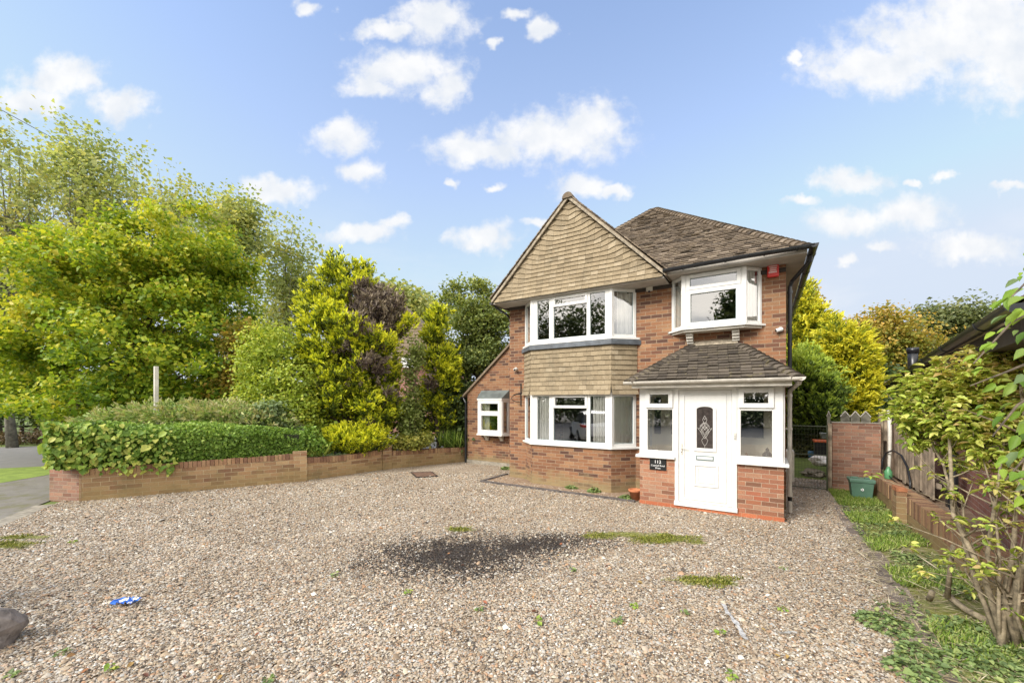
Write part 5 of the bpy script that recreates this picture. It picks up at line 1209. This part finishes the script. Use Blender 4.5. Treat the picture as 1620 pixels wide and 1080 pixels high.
# recycling caddy
M_GREENB = simple('green_bin', (.10, .20, .145), .45, .08, 6)
rb = thing('recycling_box', 'green plastic recycling box with a white mark by the right garden wall', 'box', (1.63, 10.55, 0))
m = MB(); x, y, z = 1.63, 10.55, 0
def frus(mb, x, y, z0, z1, a0, b0, a1, b1):
    mb.hexa([(x - a0, y - b0, z0), (x + a0, y - b0, z0), (x + a0, y + b0, z0), (x - a0, y + b0, z0), (x - a1, y - b1, z1), (x + a1, y - b1, z1), (x + a1, y + b1, z1), (x - a1, y + b1, z1)])
frus(m, x, y, 0.0, .33, .15, .13, .18, .16); frus(m, x, y, .33, .385, .195, .175, .20, .18); m.build('body', M_GREENB, rb, bevel=.012)
m = MB(); frus(m, x, y, .387, .405, .21, .18, .19, .16); m.box(x - .16, x - .05, y - .03, y + .03, .405, .43); m.box(x + .05, x + .16, y - .03, y + .03, .405, .43); m.build('lid', M_GREENB, rb, bevel=.008)
m = MB()
for a in range(3):
    an = a * 2.094 + .5; m.tube([(x + math.cos(an) * .022, y - .153, .2 + math.sin(an) * .022), (x + math.cos(an + 1.4) * .022, y - .153, .2 + math.sin(an + 1.4) * .022)], .009, 6)
m.build('mark', M_WHITE, rb)

# neighbouring bungalow: long low wing, turned 8.4 degrees
bg2 = thing('bungalow', 'neighbouring pink brick bungalow with dark fascia and low tiled roof', 'house', (3.2, 11, 0))
by = Vector((.1461, .9893, 0)); bx = Vector((.9893, -.1461, 0)); bo_ = Vector((.826, 0, 0))
def BP(s, n, z): q = bo_ + by * s + bx * n; return (q.x, q.y, z)
S0, S1 = 4.2, 19.2; ZE = 2.52
m = MB(); m.face([BP(S0, .42, -.1), BP(S0, .42, 2.5), BP(S1, .42, 2.5), BP(S1, .42, -.1)]); m.face([BP(S1, .42, -.1), BP(S1, .42, 2.5), BP(S1, 7, 2.5), BP(S1, 7, -.1)]); m.face([BP(S0, 7, -.1), BP(S0, 7, 2.5), BP(S0, .42, 2.5), BP(S0, .42, -.1)])
m.build('wall', M_BRICKN, bg2)
m = MB()
pp = [BP(S0 - .3, .0, ZE), BP(S1 + .3, .0, ZE), BP(S1 - 1.2, 2.3, ZE + 1.75), BP(S0 - .3, 2.3, ZE + 1.75)]
m.hexa([pp[0], pp[3], pp[2], pp[1]] + [tuple(Vector(q) + Vector((0, 0, .07))) for q in (pp[0], pp[3], pp[2], pp[1])])
m.face([BP(S1 + .3, 0, ZE + .05), BP(S1 + .3, 4.6, ZE + .05), BP(S1 - 1.2, 2.3, ZE + 1.8)]); rf_ = m.build('roof', M_ROOF, bg2)
rt2 = MB(); ubase = Vector(BP(0, 0, ZE + .07)); vd = Vector((bx.x * 2.3, bx.y * 2.3, 1.75))
roof_tiles(rt2, ubase, -by, vd, lambda v: (-(S1 + .3) + v * .6, -(S0 - .3)), 2.8, gauge=.11, tw=.2, rag=.006)
bonnets(rt2, BP(S1 + .3, 0, ZE + .08), BP(S1 - 1.2, 2.3, ZE + 1.85), .14, .11); rt2.build('tiles', M_ROOF, rf_)
m = MB(); m.hexa([BP(S0, .03, ZE - .16), BP(S0, .42, ZE - .16), BP(S1 + .2, .42, ZE - .16), BP(S1 + .2, .03, ZE - .16), BP(S0, .03, ZE + .0), BP(S0, .42, ZE + .0), BP(S1 + .2, .42, ZE + .0), BP(S1 + .2, .03, ZE + .0)])
m.build('fascia', M_SOFFITD, bg2)
m = MB(); gutter(m, BP(S1 + .35, -.04, ZE + .03), BP(S0 - .3, -.04, ZE + .05), .06, 9); m.tube([BP(S1 + .25, -.02, ZE), BP(S1 + .2, .1, ZE - .25), BP(S1 + .15, .36, ZE - .4), BP(S1 + .15, .36, 0)], .04, 8)
m.build('gutter', M_BLACKP, bg2)
fq = P(1447, 585, 8.6); m = MB(); m.tube([P(1452, 590, 8.55), P(1446, 586, 8.6), P(1444, 580, 8.62), P(1444, 556, 8.62)], .085, 12); m.tube([P(1444, 558, 8.62), P(1444, 550, 8.62)], .10, 12); m.tube([P(1452, 590, 8.55), P(1475, 596, 8.9)], .05, 8)
m.build('flue', M_BLACKP, bg2, True)

# ------------------------------------------------------------ foreground shrub
def fg_shrub():
    o = thing('foreground_shrub', 'leggy yellow green shrub with bare lower stems by the right garden wall', 'shrub', (1.66, 4.95, 0)); rg = np.random.default_rng(120)
    base = Vector((1.62, 4.75, 0)); m = MB(); tips = []
    lob = [(1500, 620, 62, 48, 3.75), (1450, 655, 36, 34, 3.9), (1560, 590, 60, 44, 3.5), (1540, 660, 70, 44, 3.55), (1600, 640, 50, 70, 3.4), (1460, 620, 34, 30, 4.0), (1600, 560, 40, 30, 3.4), (1490, 690, 36, 24, 3.8), (1580, 700, 44, 40, 3.4), (1455, 690, 26, 22, 3.95), (1605, 770, 26, 40, 3.3), (1515, 730, 18, 18, 3.7)]
    main = [((1450, 660), 4.0, .020), ((1500, 620), 3.7, .024), ((1560, 570), 3.5, .024), ((1610, 570), 3.3, .030), ((1545, 690), 3.5, .014), ((1590, 690), 3.3, .022), ((1520, 780), 3.55, .011), ((1570, 800), 3.3, .013), ((1630, 700), 3.2, .026)]
    for (px, py), t, r in main:
        tip = P(px, py, t); st = base + Vector((rg.normal() * .04, rg.normal() * .06, 0)); mid = st.lerp(tip, .5) + Vector((rg.normal() * .12, rg.normal() * .12, rg.normal() * .05 - .10))
        pts = [st, st.lerp(mid, .5) + Vector((rg.normal() * .025, rg.normal() * .025, .02)), mid, mid.lerp(tip, .5) + Vector((rg.normal() * .03, rg.normal() * .03, .02)), tip]
        m.tube(pts, [r, r * .85, r * .7, r * .5, r * .25], 8)
        for k in range(12):
            f = rg.uniform(.15, .95); i = min(3, int(f * 4)); s = Vector(pts[i]).lerp(Vector(pts[i + 1]), f * 4 - i)
            e = s + Vector((rg.normal() * .22, rg.normal() * .22, abs(rg.normal()) * .2 + .03)); m.tube([s, s.lerp(e, .5) + Vector((rg.normal() * .02, rg.normal() * .02, 0)), e], [r * .35, r * .25, .003], 5, caps=False); tips.append(e)
    m.build('stems', M_BARKP, o, True)
    Lb = []
    for (px, py, rx, ry, t) in lob:
        p = P(px, py, t); s = t / FP; Lb.append((p.x, p.y, p.z, rx * s, rx * s * .9, ry * s))
    c, d = sample_lobes(Lb, 1500, rg, .45); k = nz(c, 6, 3) > -.75; c, d = c[k], d[k]
    tw = MB()
    for i in range(0, len(c), 2):
        b = Vector(c[i]) - Vector(d[i]) * .12 - Vector((0, 0, .05)); tw.tube([b, c[i]], [.004, .002], 4, caps=False)
    tw.build('twigs', M_BARK, o)
    ex = np.array([[*t] for t in tips]); c = np.vstack([c, ex[: len(ex)]]); d = np.vstack([d, unit(rg.normal(size=(len(ex), 3)))])
    per = 7; n = len(c); C = np.repeat(c, per, 0) + rg.normal(size=(n * per, 3)) * .018; N_ = n * per
    an = rg.random(N_) * 6.283; D = unit(np.stack([np.cos(an), np.sin(an), rg.normal(0.05, .35, N_)], 1) + np.repeat(d, per, 0) * .5); nr = unit(rg.normal(size=(N_, 3)) * .35 + np.array([0, 0, 1]))
    leaves('foliage', C, D, nr, .052 * np.exp(rg.normal(0, .22, N_)), .52, np.clip(rg.normal(.5, .2, N_) + np.repeat(.15 * nz(c, 5, 8) + .12 * d[:, 2], per), 0.01, .99), L_SHR, o, rich=True)
fg_shrub()
def overhang():
    o = thing('overhanging_branch', 'bright green broad leaves of a branch hanging in from the right edge', 'branch', P(1640, 600, 2.1)); rg = np.random.default_rng(130)
    pts = [(1614,408,.05),(1610,432,.07),(1588,470,.16),(1600,450,.10),(1612,470,.14),(1580,500,.14),(1606,500,.14),(1615,530,.13),(1598,540,.10),(1600,480,.12),(1618,560,.13),(1560,560,.15),(1600,600,.14),(1617,600,.13),(1612,640,.12),(1590,650,.11),(1600,690,.12),(1618,680,.14),(1616,720,.13),(1590,720,.12),(1600,750,.13),(1617,760,.13),(1575,668,.10),(1560,540,.12),(1530,568,.10),(1548,590,.08),(1575,610,.10),(1585,740,.10),(1610,790,.1),(1552,655,.08),(1620,505,.14),(1620,620,.14),(1545,770,.06)]
    C, D, Nn, L = [], [], [], []; m = MB()
    rr = Vector((RT[0], RT[1], 0)); ff = Vector((FW[0], FW[1], 0))
    for px, py, l in pts:
        for rep in range(2):
            t = rg.uniform(1.95, 2.4) + rep * .15; p = P(px + rg.normal() * 7 + 12, py - 6 + rg.normal() * 7, t); dr = (-rr * rg.uniform(.5, 1.1) + Vector((0, 0, -rg.uniform(.1, .95))) + ff * rg.normal() * .5).normalized()
            C.append(p); D.append(dr); Nn.append((Vector((0, 0, 1)) - ff * rg.uniform(-.1, .9) + rr * rg.normal() * .4).normalized()); L.append(l * rg.uniform(.45, .8))
    C, D, Nn, L = map(np.array, (C, D, Nn, L))
    leaves('leaves', C, D, Nn, L, .50, np.clip(rg.normal(.5, .25, len(C)), .01, .99), L_SYC, o, rich=True)
    for (a, b, c2) in (((1680, 470), (1600, 510), (1540, 575)), ((1680, 430), (1630, 440), (1600, 470)), ((1680, 600), (1610, 640), (1570, 690)), ((1690, 690), (1625, 720), (1590, 760)), ((1660, 560), (1600, 585), (1535, 610))):
        m = MB(); m.tube([P(*a, 2.2), P(*b, 2.15), P(*c2, 2.1)], [.009, .006, .003], 6); m.build('twig', M_BARK, o)
overhang()
m = MB(); m.tube([P(1499, 943, 3.75), P(1503, 900, 3.7), P(1508, 862, 3.65)], [.022, .017, .016], 9); m.tube([P(1470, 948, 3.8), P(1475, 935, 3.75)], [.025, .024], 8)
tag(m.build('cut_stump', M_BARKP, None, True), 'pale sawn off shrub stem sticking up from the weedy strip', 'stump')
m = MB(); m.tube([P(1497, 940, 3.8), P(1530, 965, 3.6), P(1570, 985, 3.4)], [.03, .025, .03], 8); tag(m.build('bare_branch', M_BARKP, None, True), 'pale bare stem lying along the foot of the foreground shrub', 'branch')

# ------------------------------------------------------------ drive details
M_EDGEB = simple('edging_board', (.11, .095, .09), .9, .3, 9, bmp=.5)
ed = thing('brick_edging', 'mossy line of brick paviors edging the right of the drive', 'edging', (1.1, 6, 0)); m = MB(); y = 1.6
while y < 9.6:
    x0 = .985 + (y - 4) * .022 + .03 * math.sin(y * 1.3); m.box(x0 + R.uniform(-.006, .006), x0 + .205, y, y + .098, -.03, .010 + R.uniform(-.004, .006), R.random()); y += .106
m.build('paviors', tile_mat('pavior', [(.13, .105, .09), (.21, .17, .14), (.26, .215, .175)], lichen=(.19, .20, .04), lam=.8, scale=4), ed)
be = thing('bed_edging', 'dark weathered edging board of the narrow bed under the bay', 'edging', (-4, 7.8, 0))
m = MB(); m.box(-5.8, -2.12, 7.77, 7.845, -.03, .04); m.build('board', M_EDGEB, be); m = MB(); m.box(-5.82, -5.745, 7.847, 8.95, -.03, .035); m.build('board', M_EDGEB, be)
flat('flower_bed', [(-5.74, 7.86), (-2.1, 7.86), (-2.03, 8.69), (-5.53, 8.69), (-5.73, 8.95)], .012, M_BED)
mh = thing('manhole_cover', 'rusty brown metal drain cover set in the gravel', 'drain cover', (-7.75, 7.72, 0), 0)
M_RUST = simple('rust_plate', (.17, .10, .07), .7, .25, 14, bmp=.4)
m = MB()
a, b_, c, d = G(650, 748), G(683, 747), G(692, 754), G(659, 756)
m.hexa([(q.x, q.y, -.02) for q in (d, c, b_, a)] + [(q.x, q.y, .022) for q in (d, c, b_, a)]); m.build('plate', M_RUST, mh)
fr_ = MB()
for q0, q1 in ((a, b_), (b_, c), (c, d), (d, a)): fr_.tube([(q0.x, q0.y, .02), (q1.x, q1.y, .02)], .014, 4)
fr_.build('frame', M_BLACKP, mh)
pot = thing('plant_pot', 'terracotta flower pot tucked beside the porch wall', 'pot', (-2.16, 7.98, 0))
m = MB(); m.lathe((-2.16, 7.98, 0), [(0, 0), (.075, 0), (.11, .17), (.125, .17), (.128, .215), (.112, .215), (.10, .17), (0, .16)], 20); m.build('body', M_TERRA, pot, True, bevel=0)
m = MB(); m.lathe((-2.16, 7.98, .165), [(0, .012), (.1, .01), (.1, 0)], 14); m.build('soil', M_SOIL, pot)
crumple('boulder', 'large brown boulder at the lower left edge of the gravel', 'rock', tuple(CW(-4.16, 3.18, .10)), .17, .2, .19, M_STONE, 8, 3, .03)
# blue wrapper
def wrapper():
    c = G(200, 957); rg = random.Random(5); n = 8; vs = []; o = thing('food_wrapper', 'crumpled blue and white wrapper lying on the gravel', 'litter', c)
    for part, m_, keep in (('blue_foil', simple('wrapper_blue', (.04, .17, .62), .35, .1, 30), lambda i, j: not (2 <= i <= 4 and 1 <= j <= 2) and not (i == 6)), ('white_panel', M_WHITE, lambda i, j: (2 <= i <= 4 and 1 <= j <= 2) or i == 6)):
        rg = random.Random(5); P_ = {}
        for i in range(n + 1):
            for j in range(5):
                w_ = .075 - .035 * math.sin(i / n * 3.14) * (i > 3)
                q = CW(0, 0) + Vector((c.x, c.y, 0)) + Vector((RT[0], RT[1], 0)) * (-.10 + .2 * i / n + rg.uniform(-.008, .008)) + Vector((FW[0], FW[1], 0)) * ((j - 2) / 2 * w_ * .9 + rg.uniform(-.008, .008)); q.z = .03 + rg.uniform(0, .03) + .014 * ((i + j) % 2); P_[i, j] = q
        m = MB()
        for i in range(n):
            for j in range(4):
                if keep(i, j): m.face([P_[i, j], P_[i + 1, j], P_[i + 1, j + 1], P_[i, j + 1]])
        m.build(part, m_, o)
wrapper()
def strip(name, label, cat, pts, w_, m_, seed):
    rg = random.Random(seed); m = MB(); prev = None
    for k in range(len(pts) - 1):
        for s in range(4):
            a = Vector(pts[k]).lerp(Vector(pts[k + 1]), s / 4); q = (G(*a[:2]) if True else a); q = q + Vector((0, 0, .018 + rg.uniform(0, .014)))
            l = q + Vector((RT[0], RT[1], 0)) * -(w_ * rg.uniform(.3, 1)) + Vector((0, 0, rg.uniform(0, .012))); r_ = q + Vector((RT[0], RT[1], 0)) * (w_ * rg.uniform(.3, 1))
            if prev: m.face([prev[0], prev[1], r_, l][::-1])
            prev = (l, r_)
    return tag(m.build(name, m_), label, cat)
strip('plastic_strip', 'torn grey white plastic strip trodden into the gravel', 'litter', [(1143, 958, 0), (1152, 975, 0), (1165, 990, 0), (1175, 1008, 0), (1182, 1020, 0)], .03, simple('grubby_white', (.50, .50, .50), .5, .3, 40), 3)
strip('cement_patch', 'flat pale cement splash on the gravel toward the lower right', 'cement patch', [(1228, 1003, 0), (1240, 1006, 0), (1252, 1004, 0), (1262, 1006, 0)], .035, simple('cement', (.36, .37, .37), .8, .2, 20), 4)

# ------------------------------------------------------------ weeds
L_WEED = leaf_mat('leaf_weed', [(.10, .15, .055), (.18, .26, .10), (.28, .38, .14), (.42, .48, .18)], .35)
L_GRASS = leaf_mat('grass_blade', [(.12, .20, .03), (.20, .32, .05), (.32, .44, .08), (.46, .50, .18)], .35)
L_STRAW = leaf_mat('dry_straw', [(.34, .28, .17), (.5, .42, .28), (.62, .55, .40)], .2)
def rosette(label, c, r, n, seed, m_=None, group='leafy weeds along the right strip', h=.05, name='weed', L=.045):
    rg = np.random.default_rng(seed); an = rg.random(n) * 6.283; ra = r * np.sqrt(rg.random(n)); C = np.stack([c[0] + ra * np.cos(an), c[1] + ra * np.sin(an), .012 + h * rg.random(n) * (1.2 - ra / r)], 1)
    D = unit(np.stack([np.cos(an) + rg.normal(0, .5, n), np.sin(an) + rg.normal(0, .5, n), rg.normal(.15, .25, n)], 1)); nr = unit(rg.normal(size=(n, 3)) * .35 + np.array([0, 0, 1]))
    o = leaves(name, C, D, nr, L * np.exp(rg.normal(0, .25, n)), .8, np.clip(rg.normal(.5, .22, n), 0.01, .99), m_ or L_WEED, None, rich=True); return tag(o, label, 'weed', group)
big = [((1372,757),.1,'low weed at the foot of the recycling box'),((1425,850),.16,'broad leaved weed beside the right wall below its small pier'),((1400,990),.19,'largest bushy weed straddling the brick edging'),((1482,860),.12,'pale green weed at the foot of the right wall'),
       ((1445,888),.12,'small round weed in the middle of the mossy strip'),((1490,925),.16,'dense weed next to the sawn off stem'),((1460,1040),.15,'spreading weed at the lower end of the brick edging'),((1530,1000),.20,'leafy weed between the edging and the foreground shrub'),((1560,1050),.22,'weed filling the lower right corner under the shrub'),((1375,825),.1,'small weed on the brick edging near the house'),((1440,1065),.14,'weed at the bottom edge left of the brick edging'),((1600,1045),.16,'weed at the very right edge under the shrub'),((1520,940),.12,'weed at the root of the bare lying stem')]
for k, (pp_, r_, lab) in enumerate(big): rosette(lab, G(*pp_), r_, int(90 + 4200 * r_ * r_ * 1.7), 200 + k, h=.05 + r_ * .2, L=.024 if k in (0, 3, 9) else .031)
sm = [((530,912),'lone seedling in the gravel left of the oil stain'),((645,938),'seedling just below the left end of the oil stain'),((758,965),'seedling in open gravel straight below the oil stain'),((853,985),'paired seedling in the gravel in the middle foreground'),((978,985),'brightest lime seedling standing in the centre foreground'),((1004,960),'seedling above the brightest lime one in the foreground'),((1082,972),'seedling left of the torn plastic strip'),((1140,1003),'seedling touching the lower left of the torn plastic strip'),((1240,900),'seedling in the gravel far right of the oil stain'),((1238,965),'seedling in the gravel above the cement splash'),((100,1035),'seedling in the gravel right of the boulder'),((175,1060),'seedling at the bottom edge below the blue wrapper'),((20,1070),'moss green seedling in the bottom left corner'),((115,858),'seedling near the pavement edging stones'),((425,1078),'seedling at the bottom edge between wrapper and oil stain'),((1155,1072),'seedling at the bottom edge below the cement splash'),((905,902),'seedling at the right end of the oil stain')]
for k, (pp_, lab) in enumerate(sm): rosette(lab, G(*pp_), .028, 14, 300 + k, L_BIND if k % 2 else L_WEED, 'tiny seedlings in the gravel', .035, 'seedling', L=.028)
bed = [((842,757),.16,'creeping weed at the left corner of the bay'),((905,772),.14,'weed below the left part of the bay brickwork'),((940,778),.13,'weed below the right part of the bay brickwork'),((990,790),.13,'moss green weed beside the terracotta pot'),((800,742),.12,'weed in the corner between extension and house')]
for k, (pp_, r_, lab) in enumerate(bed): rosette(lab, G(*pp_), r_, 260, 340 + k, group='weeds in the narrow bed under the bay', h=.08, L=.04)
def blades(name, label, pts, h, m_, wid, lean, seed, kind='stuff', cat='grass'):
    rg = np.random.default_rng(seed); n = len(pts); C = np.column_stack([pts, np.zeros(n)]); D = unit(np.stack([rg.normal(0, lean, n), rg.normal(0, lean, n), np.ones(n)], 1)); nr = unit(rg.normal(size=(n, 3)))
    tag(leaves(name, C, D, nr, h * rg.uniform(.4, 1, n), wid, rg.random(n), m_, None, fold=.04), label, cat, kind=kind)
rg = np.random.default_rng(77); N_ = 24000; y = 2.6 + 8.5 * rg.random(N_) ** .7; x = 1.18 + .68 * rg.random(N_); q = nz(np.column_stack([x, y, y * 0]) * 2.4, 2.2, 3) > (.35 - .17 * (y - 5.5)); 
blades('grass', 'short green grass growing along the strip beside the right wall', np.column_stack([x[q], y[q]]), .10, L_GRASS, .14, .55, 78)
N_ = 3600; y = 2.4 + 5.0 * rg.random(N_); x = .92 + .9 * rg.random(N_)
def litter():
    n = len(x); C = np.column_stack([x, y, .012 + .02 * rg.random(n)]); an = rg.random(n) * 6.28; D = unit(np.stack([np.cos(an), np.sin(an), rg.normal(.05, .12, n)], 1)); nr = unit(rg.normal(size=(n, 3)) * .2 + np.array([0, 0, 1]))
    tag(leaves('dry_stalks', C, D, nr, .08 * np.exp(rg.normal(0, .5, n)), .06, rg.random(n), L_STRAW, fold=.01), 'dry straw coloured stalks scattered over the weedy strip', 'plant litter', kind='stuff')
    n = 11000; yy = 2.2 + 8.5 * rg.random(n); xx = .80 + 1.08 * rg.random(n); k = (nz(np.column_stack([xx, yy, yy * 0]) * 3, 2.0, 12) > -.15) & (xx > 1.15 - .3 * (yy < 5.2)); xx, yy = xx[k], yy[k]; n = len(xx)
    C = np.column_stack([xx, yy, .01 + .04 * rg.random(n)]); an = rg.random(n) * 6.28; D = unit(np.stack([np.cos(an), np.sin(an), rg.normal(.2, .3, n)], 1)); nr = unit(rg.normal(size=(n, 3)) * .35 + np.array([0, 0, 1]))
    tag(leaves('ground_cover', C, D, nr, .023 * np.exp(rg.normal(0, .35, n)), .8, rg.random(n), L_WEED, rich=True), 'small leaved creeping ground cover on the weedy strip', 'ground cover', kind='stuff')
litter()
def moss():
    rg = np.random.default_rng(150); P_ = []
    for (px, py, rx, ry, n) in ((1045, 852, .50, .22, 2600), (1118, 920, .34, .13, 1500), (728, 838, .24, .10, 600), (945, 848, .22, .12, 500), (12, 862, .4, .15, 900), (40, 850, .5, .1, 700)):
        c = G(px, py); a = rg.random(n) * 6.283; r_ = rg.random(n) ** .7 * (1 + .35 * np.sin(a * 3 + px) + .2 * np.sin(a * 7)); u, v = np.cos(a) * r_ * rx, np.sin(a) * r_ * ry
        P_.append(np.column_stack([c.x + RT[0] * u + FW[0] * v, c.y + RT[1] * u + FW[1] * v]))
    P_ = np.vstack(P_); k = nz(np.column_stack([P_, P_[:, :1] * 0]) * 5, 2.5, 33) > -.25; P_ = P_[k]; n = len(P_)
    C = np.column_stack([P_, .008 + .008 * rg.random(n)]); D = unit(rg.normal(size=(n, 3)) * np.array([1, 1, .5]) + np.array([0, 0, .55])); nr = unit(rg.normal(size=(n, 3)) + np.array([0, 0, .6]))
    tag(leaves('moss', C, D, nr, .026 * np.exp(rg.normal(0, .3, n)), .35, rg.random(n), leaf_mat('moss_tuft', [(.10, .13, .02), (.20, .23, .03), (.32, .34, .05), (.36, .32, .12)], .2)), 'ragged yellow green moss tufts growing through the gravel', 'moss', kind='stuff')
moss()
def fallen():
    rg = np.random.default_rng(140); pts = [G(rg.uniform(20, 1250), rg.uniform(800, 1075)) for _ in range(70)]; pts += [G(rg.uniform(1440, 1600), rg.uniform(775, 860), .45) for _ in range(0)]
    C = np.array([[p.x, p.y, .022] for p in pts]); n = len(C); an = rg.random(n) * 6.28; D = np.stack([np.cos(an), np.sin(an), np.zeros(n)], 1); nr = unit(rg.normal(size=(n, 3)) * .25 + np.array([0, 0, 1]))
    tag(leaves('fallen_leaves', C, D, nr, .035 * np.exp(rg.normal(0, .3, n)), .6, rg.random(n), leaf_mat('leaf_fallen', [(.12, .05, .03), (.28, .14, .06), (.42, .30, .10), (.30, .10, .05)], .1), rich=True), 'scattered brown fallen leaves on the gravel', 'fallen leaves', kind='stuff')
fallen()

# ------------------------------------------------------------ behind the viewer: what the windows mirror
for k, (x, y, h, w_) in enumerate([(-20, -21, 13, 4.2), (-15, -22, 12.5, 3.4), (-6.4, -22, 8.8, 2.4), (-2.0, -21, 11.6, 1.1), (-26, -17, 13, 4.6), (4, -22, 9, 3.5)]):
    o = thing('street_tree', ['tree mirrored in the left lights of the first floor bay', 'tree mirrored in the middle of the first floor bay', 'low tree mirrored at the left of the oriel glass', 'slim tree mirrored at the right of the oriel glass', 'large tree mirrored in the side of the bay', 'tree mirrored in the porch glass'][k], 'tree', (x, y, 0), group='trees across the road behind the viewer')
    c = crown('crown', [(x, y, h * .62, w_, w_, h * .38), (x + w_ * .5, y, h * .45, w_ * .8, w_ * .8, h * .3), (x - w_ * .5, y + 1, h * .5, w_ * .8, w_ * .8, h * .32)], 900, 9, .5, .34, L_DRK, o, 400 + k, gap=.5)
    tb = MB(); limbs(tb, (x, y, -.1), (x, y, h * .8), .2, [Vector(q) for q in c[:14]], np.random.default_rng(k)); tb.build('trunk', M_BARK, o, True)

rh = thing('added_dark_hedge', 'long dark hedge added behind the viewer to darken reflections in the lower windows', 'hedge', (-6, -18, 0))  # added out of view so the lower panes mirror something dark
crown('foliage', [(x, -18 + .25 * (x + 6) * -.3, 1.5, 2.6, 1.3, 1.7) for x in range(-34, 20, 3)], 3200, 9, .4, .25, L_DRK, rh, 470)
def car():
    o = thing('parked_car', 'white hatchback parked in the street, seen mirrored in the ground floor bay', 'car', (-7.15, -2.1, 0))
    # stations along the length: x, half width, sill z, belt z, roof z, roof half width
    st = [(-2.12, .62, .38, .62, .64, .60), (-2.05, .80, .26, .82, .85, .72), (-1.85, .88, .22, .94, .99, .70), (-1.45, .90, .20, .98, 1.36, .60), (-.9, .90, .20, .97, 1.46, .60), (-.1, .90, .20, .95, 1.48, .61), (.45, .90, .20, .93, 1.40, .60), (1.05, .89, .20, .90, .98, .68), (1.6, .86, .22, .80, .84, .68), (1.98, .76, .26, .68, .70, .60), (2.12, .58, .36, .58, .59, .5)]
    ang = math.atan2(-.86, -.52); cc, ss = math.cos(ang), math.sin(ang)
    T = lambda x, y, z: (-7.15 + x * cc - y * ss, -2.1 + x * ss + y * cc, z)
    body, gl = MB(), MB()
    rings = []
    for (x, w_, zs, zb, zr, wr) in st: rings.append([T(x, s * a, z) for s, a, z in ((-1, w_ * .9, zs), (-1, w_, zs + .16), (-1, w_ * .97, zb), (-1, wr, zr), (1, wr, zr), (1, w_ * .97, zb), (1, w_, zs + .16), (1, w_ * .9, zs))])
    for i in range(len(rings) - 1):
        for k in range(8):
            q = [rings[i][k], rings[i][(k + 1) % 8], rings[i + 1][(k + 1) % 8], rings[i + 1][k]]
            glass = (k in (2, 4) and 2 <= i <= 6) or (k == 3 and i in (2, 6))
            (gl if glass else body).face(q)
    body.face(rings[0][::-1]); body.face(rings[-1]); body.build('body', simple('car_white', (.75, .76, .78), .25, .03, 2), o); gl.build('glass', simple('car_glass', (.02, .025, .03), .08, .1, 2), o)
    ty = simple('tyre', (.02, .02, .02), .8, .1, 9)
    for x in (-1.3, 1.32):
        for s in (-1, 1):
            m = MB(); m.tube([T(x, s * .70, .32), T(x, s * .92, .32)], .32, 20); w_ = m.build('wheel', ty, o); m = MB(); m.tube([T(x, s * .921, .32), T(x, s * .93, .32)], .2, 14); m.build('rim', M_CHROME, w_)
    for s in (-1, 1):
        m = MB(); m.hexa([T(-2.09, s * .42, .78), T(-2.09, s * .78, .78), T(-1.9, s * .885, .80), T(-1.9, s * .42, .80), T(-2.08, s * .42, .90), T(-2.06, s * .78, .90), T(-1.88, s * .885, .92), T(-1.88, s * .42, .92)]); m.build('tail_light', M_RED, o)
    m = MB(); m.hexa([T(-2.15, -.6, .30), T(-2.15, .6, .30), T(-2.0, .6, .30), T(-2.0, -.6, .30), T(-2.14, -.6, .42), T(-2.14, .6, .42), T(-2.0, .6, .42), T(-2.0, -.6, .42)]); m.build('rear_bumper', M_BLACKP, o)
car()
